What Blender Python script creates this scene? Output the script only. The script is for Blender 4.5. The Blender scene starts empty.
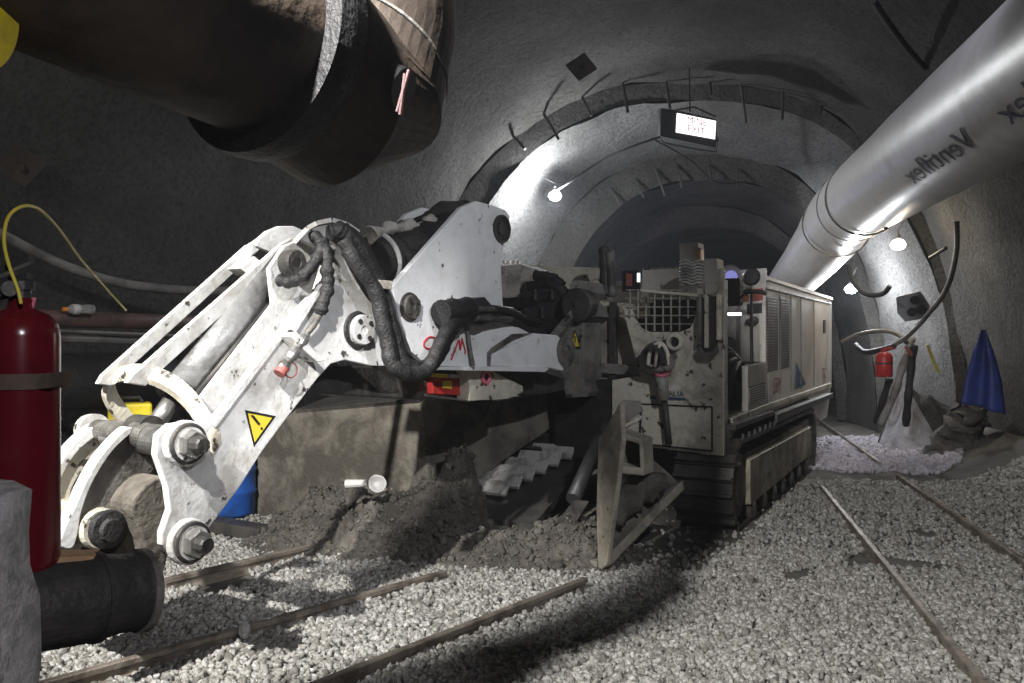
import bpy, math, random
import numpy as np
from mathutils import Vector as V, Matrix, noise as mnoise
random.seed(7); rng = np.random.default_rng(5)
sc = bpy.context.scene
COL = sc.collection
F, CX, CY, CH = 800.0, 512.0, 341.5, 1.6
def P(px, py, Y): return V(((px-CX)/F*Y, Y, CH-(py-CY)/F*Y))
def ground(px, py, z=0.0):
    Y = (CH-z)*F/(py-CY); return P(px, py, Y)

# ------------------------------------------------------------------ materials
MATS = {}
def newmat(name):
    m = bpy.data.materials.new(name); m.use_nodes = True
    nt = m.node_tree; b = nt.nodes['Principled BSDF']
    return m, nt, b
def nd(nt, t, **kw):
    n = nt.nodes.new(t)
    for k, v in kw.items():
        if k in n.inputs: n.inputs[k].default_value = v
        else: setattr(n, k, v)
    return n
def noise_ramp(nt, scale, lo, hi, detail=8, rough=.6, dist=0.0, vec=None):
    n = nd(nt, 'ShaderNodeTexNoise', Scale=scale, Detail=detail, Roughness=rough, Distortion=dist)
    if vec: nt.links.new(vec, n.inputs['Vector'])
    r = nd(nt, 'ShaderNodeMapRange'); r.inputs['From Min'].default_value = lo; r.inputs['From Max'].default_value = hi
    nt.links.new(n.outputs['Fac'], r.inputs['Value'])
    return n, r.outputs['Result']
def mix(nt, fac, a, b):
    m = nd(nt, 'ShaderNodeMix', data_type='RGBA')
    if hasattr(fac, 'is_linked'): nt.links.new(fac, m.inputs[0])
    else: m.inputs[0].default_value = fac
    for s, i in ((a, 6), (b, 7)):
        if hasattr(s, 'is_linked'): nt.links.new(s, m.inputs[i])
        else: m.inputs[i].default_value = (*s, 1)
    return m.outputs[2]
def worn(name, base, dirt, scale=2.5, amt=(.42, .62), chip=None, chip_scale=18, chip_thr=(.66, .7), rough=.55, metal=0.0, bump=.15, bscale=40, spec=.4):
    m, nt, b = newmat(name)
    g = nd(nt, 'ShaderNodeNewGeometry').outputs['Position']
    _, f1 = noise_ramp(nt, scale, amt[0], amt[1], vec=g, dist=.4)
    _, f2 = noise_ramp(nt, scale*6, .45, .75, vec=g)
    mx = nd(nt, 'ShaderNodeMath', operation='MULTIPLY_ADD', use_clamp=True)
    nt.links.new(f2, mx.inputs[0]); mx.inputs[1].default_value = .35; nt.links.new(f1, mx.inputs[2])
    c = mix(nt, mx.outputs[0], base, dirt)
    if chip:
        _, f3 = noise_ramp(nt, chip_scale, chip_thr[0], chip_thr[1], vec=g, detail=5)
        c = mix(nt, f3, c, chip)
    nt.links.new(c, b.inputs['Base Color'])
    b.inputs['Roughness'].default_value = rough; b.inputs['Metallic'].default_value = metal
    b.inputs['Specular IOR Level'].default_value = spec
    if bump:
        n = nd(nt, 'ShaderNodeTexNoise', Scale=bscale, Detail=6); nt.links.new(g, n.inputs['Vector'])
        bp = nd(nt, 'ShaderNodeBump', Strength=bump, Distance=.02); nt.links.new(n.outputs['Fac'], bp.inputs['Height'])
        nt.links.new(bp.outputs['Normal'], b.inputs['Normal'])
    MATS[name] = m; return m
def plain(name, col, rough=.5, metal=0.0, emit=None, es=0.0, trans=0.0):
    m, nt, b = newmat(name)
    b.inputs['Base Color'].default_value = (*col, 1); b.inputs['Roughness'].default_value = rough; b.inputs['Metallic'].default_value = metal
    if emit: b.inputs['Emission Color'].default_value = (*emit, 1); b.inputs['Emission Strength'].default_value = es
    if trans: b.inputs['Transmission Weight'].default_value = trans
    MATS[name] = m; return m
worn('white_paint', (.74,.74,.73), (.3,.275,.24), 2.4, (.45,.72), chip=(.06,.055,.05), chip_scale=13, chip_thr=(.635,.68))
worn('boom_paint', (.78,.79,.81), (.42,.4,.37), 1.6, (.55,.85), chip=(.09,.085,.08), chip_scale=11, chip_thr=(.645,.68))
worn('cream_paint', (.6,.57,.48), (.2,.175,.14), 2.6, (.5,.72), chip=(.05,.04,.032), chip_scale=10, chip_thr=(.61,.65))
worn('hood_paint', (.56,.54,.51), (.36,.32,.27), 1.2, (.5,.8), chip=(.1,.08,.06), chip_scale=14, chip_thr=(.7,.73))
worn('grime_paint', (.27,.26,.24), (.1,.092,.085), 2.2, (.42,.62), chip=(.03,.03,.03), chip_scale=9, chip_thr=(.6,.65))
worn('grime_steel', (.2,.19,.175), (.055,.05,.045), 4, (.42,.6), rough=.6, metal=.2, bump=.4)
worn('dark_steel', (.045,.043,.042), (.085,.078,.07), 5, (.45,.65), rough=.55, metal=.3, bump=.3)
worn('black_rubber', (.012,.012,.013), (.032,.03,.029), 6, (.5,.7), rough=.6, bump=.5, bscale=60)
worn('bare_steel', (.5,.49,.47), (.22,.2,.18), 8, (.5,.68), rough=.33, metal=.85, bump=.15)
worn('chrome_cylinder', (.33,.33,.33), (.12,.115,.11), 5, (.48,.68), rough=.42, metal=.45, bump=.25, bscale=25)
worn('mud_plate', (.2,.18,.15), (.08,.07,.058), 2.6, (.4,.6), rough=.85, bump=.6, bscale=30)
worn('soil', (.115,.103,.09), (.05,.044,.038), 5, (.4,.62), rough=.95, bump=1.0, bscale=22)
worn('rust_pipe', (.1,.072,.052), (.045,.034,.027), 3, (.4,.6), chip=(.2,.18,.16), chip_scale=16, chip_thr=(.72,.75), rough=.7, metal=.2, bump=.3, bscale=20)
worn('rail_steel', (.3,.26,.22), (.13,.11,.09), 6, (.42,.62), rough=.5, metal=.5, bump=.3)
worn('red_brown_pipe', (.13,.07,.06), (.05,.035,.03), 4, (.45,.65), rough=.6, bump=.2)
worn('grey_pipe', (.22,.21,.2), (.1,.095,.09), 4, (.45,.65), rough=.6, bump=.2)
worn('duct', (.6,.58,.56), (.4,.37,.33), 1.2, (.52,.8), rough=.4, metal=.2, bump=.12, bscale=9, spec=.6)
worn('red_gloss', (.11,.008,.012), (.07,.007,.01), 3, (.5,.7), rough=.2, bump=.02)
worn('red_paint', (.42,.03,.025), (.2,.02,.018), 8, (.5,.7), rough=.4, bump=.1)
worn('blue_plastic', (.02,.1,.42), (.02,.06,.2), 4, (.5,.7), rough=.4, bump=.05)
worn('blue_tarp', (.022,.04,.19), (.018,.028,.09), 5, (.45,.7), rough=.6, bump=.3, bscale=14)
worn('yellow_paint', (.75,.6,.03), (.4,.32,.05), 4, (.55,.75), rough=.45, bump=.05)
worn('sheet_white', (.4,.41,.45), (.2,.19,.2), 4, (.48,.68), rough=.7, bump=.4, bscale=12)
worn('brown_strap', (.11,.075,.05), (.06,.045,.035), 6, (.45,.65), rough=.7)
worn('tan_wood', (.45,.29,.17), (.3,.19,.11), 8, (.45,.65), rough=.7)
worn('rag', (.5,.47,.43), (.25,.23,.2), 8, (.45,.65), rough=.9, bump=.5)
plain('black', (.008,.008,.009), .6); plain('dark_grey', (.03,.03,.032), .5)
plain('signal_yellow', (.72,.55,.05), .5); plain('marker_red', (.45,.02,.04), .6); plain('decal_blue', (.025,.07,.12), .5)
plain('faded_red', (.3,.08,.07), .6); plain('pink', (.7,.18,.25), .6); plain('orange', (.9,.3,.05), .5); plain('cord_yellow', (.62,.5,.06), .5)
plain('label_white', (.6,.58,.56), .6); plain('duct_ink', (.09,.09,.13), .6)
plain('lamp_cool', (.9,.95,1), .4, emit=(.9,.95,1), es=60); plain('lamp_warm', (1,.9,.75), .4, emit=(1,.85,.62), es=60)
plain('sign_glow', (1,.97,.97), .4, emit=(1,.96,.97), es=1.9); plain('sign_red', (.5,.02,.02), .5)
plain('tube_glow', (.9,.9,1), .4, emit=(.95,.97,1), es=5); plain('clear_plastic', (.8,.82,.8), .12, trans=.75)
plain('blue_lens', (.25,.25,.6), .2, emit=(.4,.4,1), es=.5)
plain('window_lit', (.9,.9,.95), .4, emit=(.9,.93,1), es=1.5)

def shotcrete(name, base, dark, bscale, bstr):
    m, nt, b = newmat(name)
    g = nd(nt, 'ShaderNodeNewGeometry').outputs['Position']
    _, f1 = noise_ramp(nt, .9, .38, .66, vec=g, dist=.3)
    _, f2 = noise_ramp(nt, 22, .45, .7, vec=g)
    c = mix(nt, f1, base, dark)
    c = mix(nt, f2, c, tuple(x*.62 for x in dark))
    nt.links.new(c, b.inputs['Base Color']); b.inputs['Roughness'].default_value = .95; b.inputs['Specular IOR Level'].default_value = .2
    n = nd(nt, 'ShaderNodeTexNoise', Scale=bscale, Detail=8, Roughness=.7); nt.links.new(g, n.inputs['Vector'])
    bp = nd(nt, 'ShaderNodeBump', Strength=bstr, Distance=.06); nt.links.new(n.outputs['Fac'], bp.inputs['Height'])
    nt.links.new(bp.outputs['Normal'], b.inputs['Normal'])
    MATS[name] = m
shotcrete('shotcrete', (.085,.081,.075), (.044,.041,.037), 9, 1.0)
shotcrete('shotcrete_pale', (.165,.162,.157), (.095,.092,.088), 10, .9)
shotcrete('rock_white', (.68,.67,.66), (.45,.44,.43), 14, .8)
def stone_mat(name, cols):
    m, nt, b = newmat(name)
    g = nd(nt, 'ShaderNodeNewGeometry')
    r = nd(nt, 'ShaderNodeValToRGB'); cr = r.color_ramp
    cr.elements[0].color = (*cols[0], 1); cr.elements[1].color = (*cols[-1], 1)
    for i, c in enumerate(cols[1:-1]):
        e = cr.elements.new((i+1)/(len(cols)-1)); e.color = (*c, 1)
    nt.links.new(g.outputs['Random Per Island'], r.inputs['Fac'])
    _, f = noise_ramp(nt, 1.1, .42, .62, vec=g.outputs['Position'])
    _, f2 = noise_ramp(nt, 60, .4, .7, vec=g.outputs['Position'])
    c = mix(nt, f2, r.outputs['Color'], tuple(x*.6 for x in cols[0]))
    nt.links.new(c, b.inputs['Base Color']); b.inputs['Roughness'].default_value = .85
    MATS[name] = m
stone_mat('stones', [(.13,.12,.105), (.38,.37,.345), (.46,.45,.425), (.24,.225,.2), (.54,.53,.51)])
stone_mat('stones_violet', [(.3,.28,.31), (.5,.47,.53), (.38,.36,.4)])
stone_mat('clods', [(.06,.053,.046), (.13,.118,.1), (.09,.08,.07), (.17,.155,.135)])
worn('flight_steel', (.55,.54,.52), (.25,.24,.22), 9, (.45,.65), rough=.45, metal=.2)
plain('ink_red', (.22,.03,.03), .6); plain('strap_red', (.05,.012,.012), .6)
worn('hollow_dark', (.05,.046,.042), (.025,.022,.02), 5, (.42,.62), rough=.95, bump=1.0, bscale=14)
worn('apron_edge', (.33,.3,.25), (.15,.135,.11), 4, (.4,.65), chip=(.06,.05,.045), chip_scale=10)
worn('cream_dark', (.4,.375,.32), (.17,.155,.13), 2, (.45,.68), chip=(.04,.035,.03), chip_scale=9, chip_thr=(.62,.66))
worn('muddy_floor', (.13,.12,.105), (.06,.055,.048), 1.4, (.4,.62), rough=.95, bump=1.0, bscale=26)

# ------------------------------------------------------------------ mesh helpers
W = {}
class G:
    def __init__(s): s.v = []; s.f = []
    def add(s, vs, fs):
        o = len(s.v); s.v += [V(p) for p in vs]; s.f += [tuple(i+o for i in f) for f in fs]; return s
    def prism(s, poly, vec):
        n = len(poly); vec = V(vec); a = [V(p) for p in poly]; b = [p+vec for p in a]
        fs = [tuple(range(n)), tuple(range(2*n-1, n-1, -1))]
        fs += [(i, n+i, n+(i+1) % n, (i+1) % n) for i in range(n)]
        return s.add(a+b, fs)
    def box(s, c, ax, ay, az):   # centre and three half-vectors
        c, ax, ay, az = V(c), V(ax), V(ay), V(az)
        return s.prism([c-ax-ay-az, c+ax-ay-az, c+ax+ay-az, c-ax+ay-az], az*2)
    def tube(s, pts, r, seg=10, smooth=0, rfun=None, caps=True):
        pts = [V(p) for p in pts]
        if smooth:
            q = []; n = len(pts)
            for i in range(n-1):
                p0, p1, p2, p3 = pts[max(i-1, 0)], pts[i], pts[i+1], pts[min(i+2, n-1)]
                for k in range(smooth):
                    t = k/smooth
                    q.append(.5*((2*p1)+(p2-p0)*t+(2*p0-5*p1+4*p2-p3)*t*t+(3*p1-p0-3*p2+p3)*t**3))
            pts = q+[pts[-1]]
        n = len(pts); vs = []; up = None
        for i, p in enumerate(pts):
            d = (pts[min(i+1, n-1)]-pts[max(i-1, 0)]).normalized()
            if up is None:
                up = d.orthogonal().normalized()
            up = (up-d*up.dot(d)).normalized(); w = d.cross(up)
            rr = rfun(i, i/(n-1))*r if rfun else r
            for k in range(seg):
                a = 2*math.pi*k/seg; vs.append(p+(up*math.cos(a)+w*math.sin(a))*rr)
        fs = [(i*seg+k, i*seg+(k+1) % seg, (i+1)*seg+(k+1) % seg, (i+1)*seg+k) for i in range(n-1) for k in range(seg)]
        if caps: fs += [tuple(range(seg-1, -1, -1)), tuple((n-1)*seg+k for k in range(seg))]
        return s.add(vs, fs)
    def lathe(s, p0, axis, prof, seg=24, flat=None):   # prof: list of (distance along axis, radius)
        p0, d = V(p0), V(axis).normalized(); up = V((0, 0, 1)) if abs(d.z) < .9 else V((1, 0, 0))
        up = (up-d*up.dot(d)).normalized(); w = d.cross(up); vs = []
        for t, r in prof:
            for k in range(seg):
                a = 2*math.pi*k/seg; vs.append(p0+d*t+(up*math.cos(a)+w*math.sin(a))*max(r, 1e-4))
        n = len(prof)
        fs = [(i*seg+k, i*seg+(k+1) % seg, (i+1)*seg+(k+1) % seg, (i+1)*seg+k) for i in range(n-1) for k in range(seg)]
        fs += [tuple(range(seg-1, -1, -1)), tuple((n-1)*seg+k for k in range(seg))]
        return s.add(vs, fs)
    def disc(s, p, n, r, th, seg=28): return s.lathe(p, n, [(0, r), (th, r)], seg)
    def torus(s, c, n, R, r, seg=28, ts=8):
        c, d = V(c), V(n).normalized(); up = d.orthogonal().normalized(); w = d.cross(up)
        ring = [c+(up*math.cos(2*math.pi*k/seg)+w*math.sin(2*math.pi*k/seg))*R for k in range(seg)]
        vs = []
        for p in ring:
            e = (p-c).normalized()
            for j in range(ts):
                a = 2*math.pi*j/ts; vs.append(p+(e*math.cos(a)+d*math.sin(a))*r)
        fs = [(k*ts+j, ((k+1) % seg)*ts+j, ((k+1) % seg)*ts+(j+1) % ts, k*ts+(j+1) % ts) for k in range(seg) for j in range(ts)]
        return s.add(vs, fs)
def mk(name, g, mat, parent=None, smooth=False, bevel=0.0, base=False, jit=0.0):
    lo = V([min(p[i] for p in g.v) for i in range(3)]); hi = V([max(p[i] for p in g.v) for i in range(3)])
    c = (lo+hi)/2
    if base: c.z = lo.z
    me = bpy.data.meshes.new(name)
    vs = [p-c for p in g.v]
    if jit: vs = [p+mnoise.noise_vector((p+c)*9)*jit+mnoise.noise_vector((p+c)*26)*jit*.5 for p in vs]
    me.from_pydata([tuple(p) for p in vs], [], g.f); me.update()
    import bmesh
    bm = bmesh.new(); bm.from_mesh(me); bmesh.ops.recalc_face_normals(bm, faces=bm.faces); bm.to_mesh(me); bm.free()
    me.materials.append(MATS[mat])
    if smooth:
        for p in me.polygons: p.use_smooth = len(p.vertices) <= 4
    o = bpy.data.objects.new(name, me); COL.objects.link(o)
    W[o] = c
    if parent is not None:
        o.parent = parent; o.location = c-W[parent]
    else: o.location = c
    if bevel:
        b = o.modifiers.new('bevel', 'BEVEL'); b.width = bevel; b.segments = 2; b.limit_method = 'ANGLE'; b.angle_limit = math.radians(40)
    return o
def thing(name, loc, label, cat, group=None):
    o = bpy.data.objects.new(name, None); COL.objects.link(o); o.location = loc; W[o] = V(loc)
    return tag(o, label, cat, group)
def tag(o, label, cat, group=None, kind=None):
    o['label'] = label; o['category'] = cat
    if group: o['group'] = group
    if kind: o['kind'] = kind
    return o
def struct(name, g, mat, label, cat, smooth=True):
    o = mk(name, g, mat, smooth=smooth); o['kind'] = 'structure'; o['label'] = label; o['category'] = cat; return o
def rnd(pts, k=4):   # closed smooth curve through polygon corners
    n = len(pts); out = []
    for i in range(n):
        p0, p1, p2, p3 = [pts[(i+j-1) % n] for j in range(4)]
        for q in range(k):
            t = q/k; out.append(tuple(.5*((2*b)+(c-a)*t+(2*a-5*b+4*c-d)*t*t+(3*b-a-3*c+d)*t**3) for a, b, c, d in zip(p0, p1, p2, p3)))
    return out
class Pl:
    def __init__(s, o, n): s.o = V(o); s.n = V(n).normalized()
    def hit(s, px, py):
        d = V(((px-CX)/F, 1, -(py-CY)/F)); c = V((0, 0, CH))
        return c+d*((s.o-c).dot(s.n)/d.dot(s.n))
    def poly(s, pts): return [s.hit(*p) for p in pts]
    def off(s, w): return Pl(s.o-s.n*w, s.n)
def plate(name, pl, pts, th, mat, parent, bevel=.006, smooth=False):
    return mk(name, G().prism(pl.poly(pts), -pl.n*th), mat, parent, bevel=bevel)
def text(name, body, origin, right, up, size, mat, parent, mirror=False, depth=.002, shear=0):
    cu = bpy.data.curves.new(name, 'FONT'); cu.body = body; cu.size = size; cu.extrude = 0; cu.align_x = 'CENTER'; cu.align_y = 'CENTER'; cu.shear = shear
    t = bpy.data.objects.new(name, cu); COL.objects.link(t)
    dg = bpy.context.evaluated_depsgraph_get(); dg.update()
    me = bpy.data.meshes.new_from_object(t.evaluated_get(dg))
    vs = [v.co.copy() for v in me.vertices]; fs = [tuple(p.vertices) for p in me.polygons]
    bpy.data.objects.remove(t); bpy.data.curves.remove(cu); bpy.data.meshes.remove(me)
    r, u = V(right).normalized(), V(up).normalized()
    g = G(); g.add([V(origin)+r*(-v.x if mirror else v.x)+u*v.y for v in vs], fs)
    return mk(name, g, mat, parent)

# ------------------------------------------------------------------ frames
TH = math.radians(29.6)
MA = V((math.sin(TH), math.cos(TH), 0)); MR = V((math.cos(TH), -math.sin(TH), 0)); M0 = V((1.84, 6.6, 0)); UP = V((0, 0, 1))
def M(u, v, z=0): return M0+MA*u+MR*v+UP*z
def front(u): return Pl(M(u, 0), -MA)
def side(v): return Pl(M(0, v), MR)
AN = V((.829, -.559, 0)); AD = V((-.559, -.829, 0))
ARM = Pl((.543, 6.9, 0), AN)
def A(px, py, w=0): return ARM.off(w).hit(px, py)

# ------------------------------------------------------------------ setting: tunnel, floor, gravel, rails
def profile(xl, xr, H, n=56):
    c, h = (xl+xr)/2, (xr-xl)/2; out = []
    for i in range(n+1):
        t = math.pi*i/n; co, si = math.cos(t), math.sin(t)
        out.append((c-h*math.copysign(abs(co)**.8, co), H*abs(si)**.9))
    return out
def lining(secs, amp=.07, seed=0.0, step=.28, flare=0):
    """secs: (Y, xl, xr, H) stations -> displaced open arch surface"""
    ys = []; rows = []
    for a, b in zip(secs[:-1], secs[1:]):
        k = max(1, int(abs(b[0]-a[0])/step))
        for i in range(k): rows.append([a[j]+(b[j]-a[j])*i/k for j in range(4)])
    rows.append(list(secs[-1])); vs = []
    n = 72
    for Y, xl, xr, H in rows:
        for x, z in profile(xl, xr, H, n):
            p = V((x, Y, z)); q = mnoise.noise_vector(p*.8+V((seed, 0, 0)))*amp+mnoise.noise_vector(p*3.1+V((seed, 5, 0)))*amp*.45
            vs.append(p+V((q.x, q.y*.5, q.z if z > .2 else 0)))
    m = n+1
    fs = [(i*m+k, i*m+k+1, (i+1)*m+k+1, (i+1)*m+k) for i in range(len(rows)-1) for k in range(n)]
    return G().add(vs, fs)
SEC1 = [(-7, -5.2, 2.8, 5.6), (0, -5.1, 4.15, 5.7), (3, -5.0, 4.75, 5.7), (6.1, -4.25, 5.45, 5.6), (11.8, -1.6, 6.75, 5.42)]
SEC2 = [(11.95, -1.2, 6.66, 5.2), (14.0, .0, 6.62, 4.88)]
SEC3 = [(14.1, .55, 6.45, 4.45), (16.2, .9, 6.8, 4.35)]
SEC4 = [(16.3, 1.4, 6.6, 3.95), (20, 2.6, 8.4, 3.9), (25, 4.6, 10.6, 3.9), (31, 8.0, 14.2, 3.9)]
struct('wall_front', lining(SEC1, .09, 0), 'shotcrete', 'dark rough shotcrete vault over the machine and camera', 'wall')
struct('wall_middle', lining([SEC1[-1], SEC2[0]], .05, 3, step=.06), 'shotcrete', 'rough stepped rock face of the first arch edge', 'wall')
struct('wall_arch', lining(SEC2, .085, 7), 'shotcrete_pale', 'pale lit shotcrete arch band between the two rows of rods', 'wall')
struct('wall_inner', lining([SEC2[-1], SEC3[0]], .04, 9, step=.05), 'shotcrete', 'second stepped edge further down the tunnel', 'wall')
struct('wall_tunnel', lining(SEC3, .06, 11), 'shotcrete', 'dark shotcrete tunnel section behind the machine', 'wall')
g = lining([SEC3[-1]]+SEC4, .07, 13)
struct('wall_rear', g, 'shotcrete', 'unlit tunnel bending away at the far end', 'wall')
gb = G(); pr = profile(*SEC1[0][1:], 40); gb.prism([V((x, -7, max(z, -.3))) for x, z in pr], V((0, -.3, 0)))
struct('wall_back', gb, 'shotcrete', 'rock wall behind the camera', 'wall', False)
gb = G(); gb.box((11, 31.5, 2), (5, 0, 0), (0, .3, 0), (0, 0, 3)); struct('wall_end', gb, 'shotcrete', 'dark rock at the far end of the tunnel', 'wall', False)

def fz(x, y):   # ground height, low bank along both walls
    z = .035*mnoise.noise(V((x*.7, y*.7, 2)))+.012*mnoise.noise(V((x*3, y*3, 5)))
    xr = 4.15+.22*y
    if x > xr-1.3: z += .5*max(0, min(1, (x-xr+1.3)/1.3))**2*(1 if 3 < y < 11.4 else .3)
    return z-.02
vs = []; fs = []; xs = np.arange(-6.5, 16.01, .14); ys = np.concatenate([np.arange(-7.2, 3, .4), np.arange(3, 14, .12), np.arange(14, 32, .4)])
for y in ys:
    for x in xs: vs.append((x, y, fz(x, y)))
m = len(xs); fs = [(j*m+i, j*m+i+1, (j+1)*m+i+1, (j+1)*m+i) for j in range(len(ys)-1) for i in range(m-1)]
struct('floor', G().add(vs, fs), 'muddy_floor', 'muddy tunnel floor under the gravel', 'floor')

# stones
ico = [];
t = (1+5**.5)/2
IV = np.array([(-1,t,0),(1,t,0),(-1,-t,0),(1,-t,0),(0,-1,t),(0,1,t),(0,-1,-t),(0,1,-t),(t,0,-1),(t,0,1),(-t,0,-1),(-t,0,1)], float); IV /= np.linalg.norm(IV[0])
IF = np.array([(0,11,5),(0,5,1),(0,1,7),(0,7,10),(0,10,11),(1,5,9),(5,11,4),(11,10,2),(10,7,6),(7,1,8),(3,9,4),(3,4,2),(3,2,6),(3,6,8),(3,8,9),(4,9,5),(2,4,11),(6,2,10),(8,6,7),(9,8,1)])
def stones(name, pos, size, mat, label, group=None):
    n = len(pos); v = np.repeat(IV[None], n, 0)*(1+rng.normal(0, .27, (n, 12, 1)).clip(-.5,.6))
    v *= rng.uniform(.6, 1.25, (n, 1, 3))*np.array([1, 1, .8]); v *= size[:, None, None]
    ax = rng.normal(size=(n, 4)); ax /= np.linalg.norm(ax, axis=1)[:, None]
    w, x, y, z = ax.T
    R = np.stack([np.stack([1-2*(y*y+z*z), 2*(x*y-z*w), 2*(x*z+y*w)], -1), np.stack([2*(x*y+z*w), 1-2*(x*x+z*z), 2*(y*z-x*w)], -1), np.stack([2*(x*z-y*w), 2*(y*z+x*w), 1-2*(x*x+y*y)], -1)], 1)
    v = np.einsum('nij,nkj->nki', R, v)+pos[:, None, :]
    f = (IF[None]+np.arange(n)[:, None, None]*12).reshape(-1, 3)
    me = bpy.data.meshes.new(name); vv = v.reshape(-1, 3)
    me.vertices.add(len(vv)); me.vertices.foreach_set('co', vv.astype(np.float32).ravel())
    me.loops.add(f.size); me.loops.foreach_set('vertex_index', f.ravel().astype(np.int32))
    me.polygons.add(len(f)); me.polygons.foreach_set('loop_start', (np.arange(len(f))*3).astype(np.int32))
    me.update(calc_edges=True); me.validate(); me.materials.append(MATS[mat])
    o = bpy.data.objects.new(name, me); COL.objects.link(o); o['kind'] = 'stuff'; o['label'] = label; o['category'] = 'gravel'
    return o
def scatter(n, box, keep, smin, smax):
    x = rng.uniform(box[0], box[1], n); y = rng.uniform(box[2], box[3], n)
    k = np.array([keep(a, b) for a, b in zip(x, y)]); x, y = x[k], y[k]
    s = rng.uniform(smin, smax, len(x))
    z = np.array([fz(a, b) for a, b in zip(x, y)])+s*rng.uniform(-.1, .9, len(x))
    return np.stack([x, y, z], 1), s
def pix(x, y): return CX+F*x/y, CY+F*CH/y
def keep_near(x, y):
    px, py = pix(x, y)
    if not (-160 < px < 1300): return False
    if mnoise.noise(V((x*1.3, y*1.3, 9))) > .42+.12*random.random(): return False
    d = (x-M0.x)*MR.x+(y-M0.y)*MR.y; u = (x-M0.x)*MA.x+(y-M0.y)*MA.y
    if u > -1.2 and -2.6 < d < .05: return random.random() < .1
    return True
p1, s1 = scatter(72000, (-3.6, 5.4, 3.2, 6.2), keep_near, .013, .027)
stones('gravel', p1, s1, 'stones', 'pale crushed stone covering the floor in front of the machine')
p2, s2 = scatter(30000, (-4.2, 6.4, 6.2, 9.2), lambda x, y: keep_near(x, y) and random.random() < (.95 if x < -1 or x > 2.2 else .6), .015, .03)
stones('gravel', p2, s2, 'stones', 'sparser muddy crushed stone beside the rails and tracks')
def keep_far(x, y):
    px, py = pix(x, y); return 808 < px < 962 and 438+4*math.sin(px*.05) < py < 472+3*math.sin(px*.09)
p3, s3 = scatter(16000, (3.5, 8, 9.8, 13.5), keep_far, .02, .045)
stones('gravel', p3, s3, 'stones_violet', 'pale violet strip of crushed stone behind the tracks')

# rails: profile swept along the ground
def rail(a, b, label, r=.035, ext=(0, 0), hgt=.1):
    a, b = ground(*a, z=.06), ground(*b, z=.06); d = (b-a).normalized(); a = a-d*ext[0]; b = b+d*ext[1]; s = d.cross(UP).normalized()
    prof = [(-.05, 0), (.05, 0), (.05, .012), (.012, .025), (.012, .062), (.03, .07), (.03, .095), (.022, .1), (-.022, .1), (-.03, .095), (-.03, .07), (-.012, .062), (-.012, .025), (-.05, .012)]
    a.z = b.z = 0
    g = G().prism([a+s*x*.75+UP*(z-.035) for x, z in prof], b-a)
    o = mk('rail', g, 'rail_steel', base=True); return tag(o, label, 'rail', 'narrow gauge rails')
rail((822, 486), (985, 683), 'worn rail running from the track to the bottom right corner', ext=(0, 1.2))
rail((897, 474), (1024, 560), 'outer rail along the foot of the right wall', ext=(0, 1.5))
rail((820, 420), (880, 462), 'far rail crossing the pale gravel strip behind the tracks')
rail((40, 683), (445, 571), 'rail crossing the pale gravel in the left foreground', ext=(1.0, 0))
rail((165, 579), (310, 545), 'muddy rail just in front of the blue barrel')
rail((315, 683), (585, 578), 'muddy rail leading from the bottom edge to the apron tip', ext=(.8, 0))

# soil heap in front of the apron
def heap_h(x, y):
    h = 0
    for px, Y, H, sx, sy in ((322, 6.7, .3, .45, .4), (350, 6.5, .34, .5, .35), (400, 6.3, .4, .4, .35), (430, 6.4, .55, .3, .3), (452, 6.5, .64, .24, .3), (466, 6.75, .5, .16, .25), (560, 5.9, .2, .42, .3), (495, 5.95, .2, .6, .3), (590, 6.2, .22, .3, .4)):
        cx = (px-CX)/F*Y; h = max(h, H*math.exp(-((x-cx)/sx)**2-((y-Y)/sy)**2)) if H > .5 else h+H*.75*math.exp(-((x-cx)/sx)**2-((y-Y)/sy)**2)
    n = mnoise.noise(V((x*4, y*4, 1)))*.07+mnoise.noise(V((x*10, y*10, 3)))*.06+mnoise.noise(V((x*23, y*23, 3)))*.045+mnoise.noise(V((x*45, y*45, 3)))*.03
    return h*(1+n*.9)+n*.75*min(1, h*7)-.04
xs = np.arange(-2.6, 1.4, .02); ys = np.arange(5.3, 7.7, .02); vs = []; m = len(xs)
for y in ys:
    for x in xs: vs.append((x, y, heap_h(x, y)))
fs = [(j*m+i, j*m+i+1, (j+1)*m+i+1, (j+1)*m+i) for j in range(len(ys)-1) for i in range(m-1)]
fs = [f for f in fs if max(vs[i][2] for i in f) > -.03]
o = mk('soil', G().add(vs, fs), 'soil', base=True, smooth=True); tag(o, 'heap of dark damp soil spilled against the front apron', 'soil', kind='stuff')
hx = rng.uniform(-2.4, 1.0, 9000); hy = rng.uniform(5.4, 7.2, 9000); hz = np.array([heap_h(a, b) for a, b in zip(hx, hy)]); kk = hz > .0
hs_ = rng.uniform(.007, .02, 9000)*(1+(rng.random(9000) > .94)*1.6)
stones('soil_clods', np.stack([hx, hy, hz], 1)[kk], hs_[kk], 'clods', 'small dark clods crumbled over the soil heap')
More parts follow.
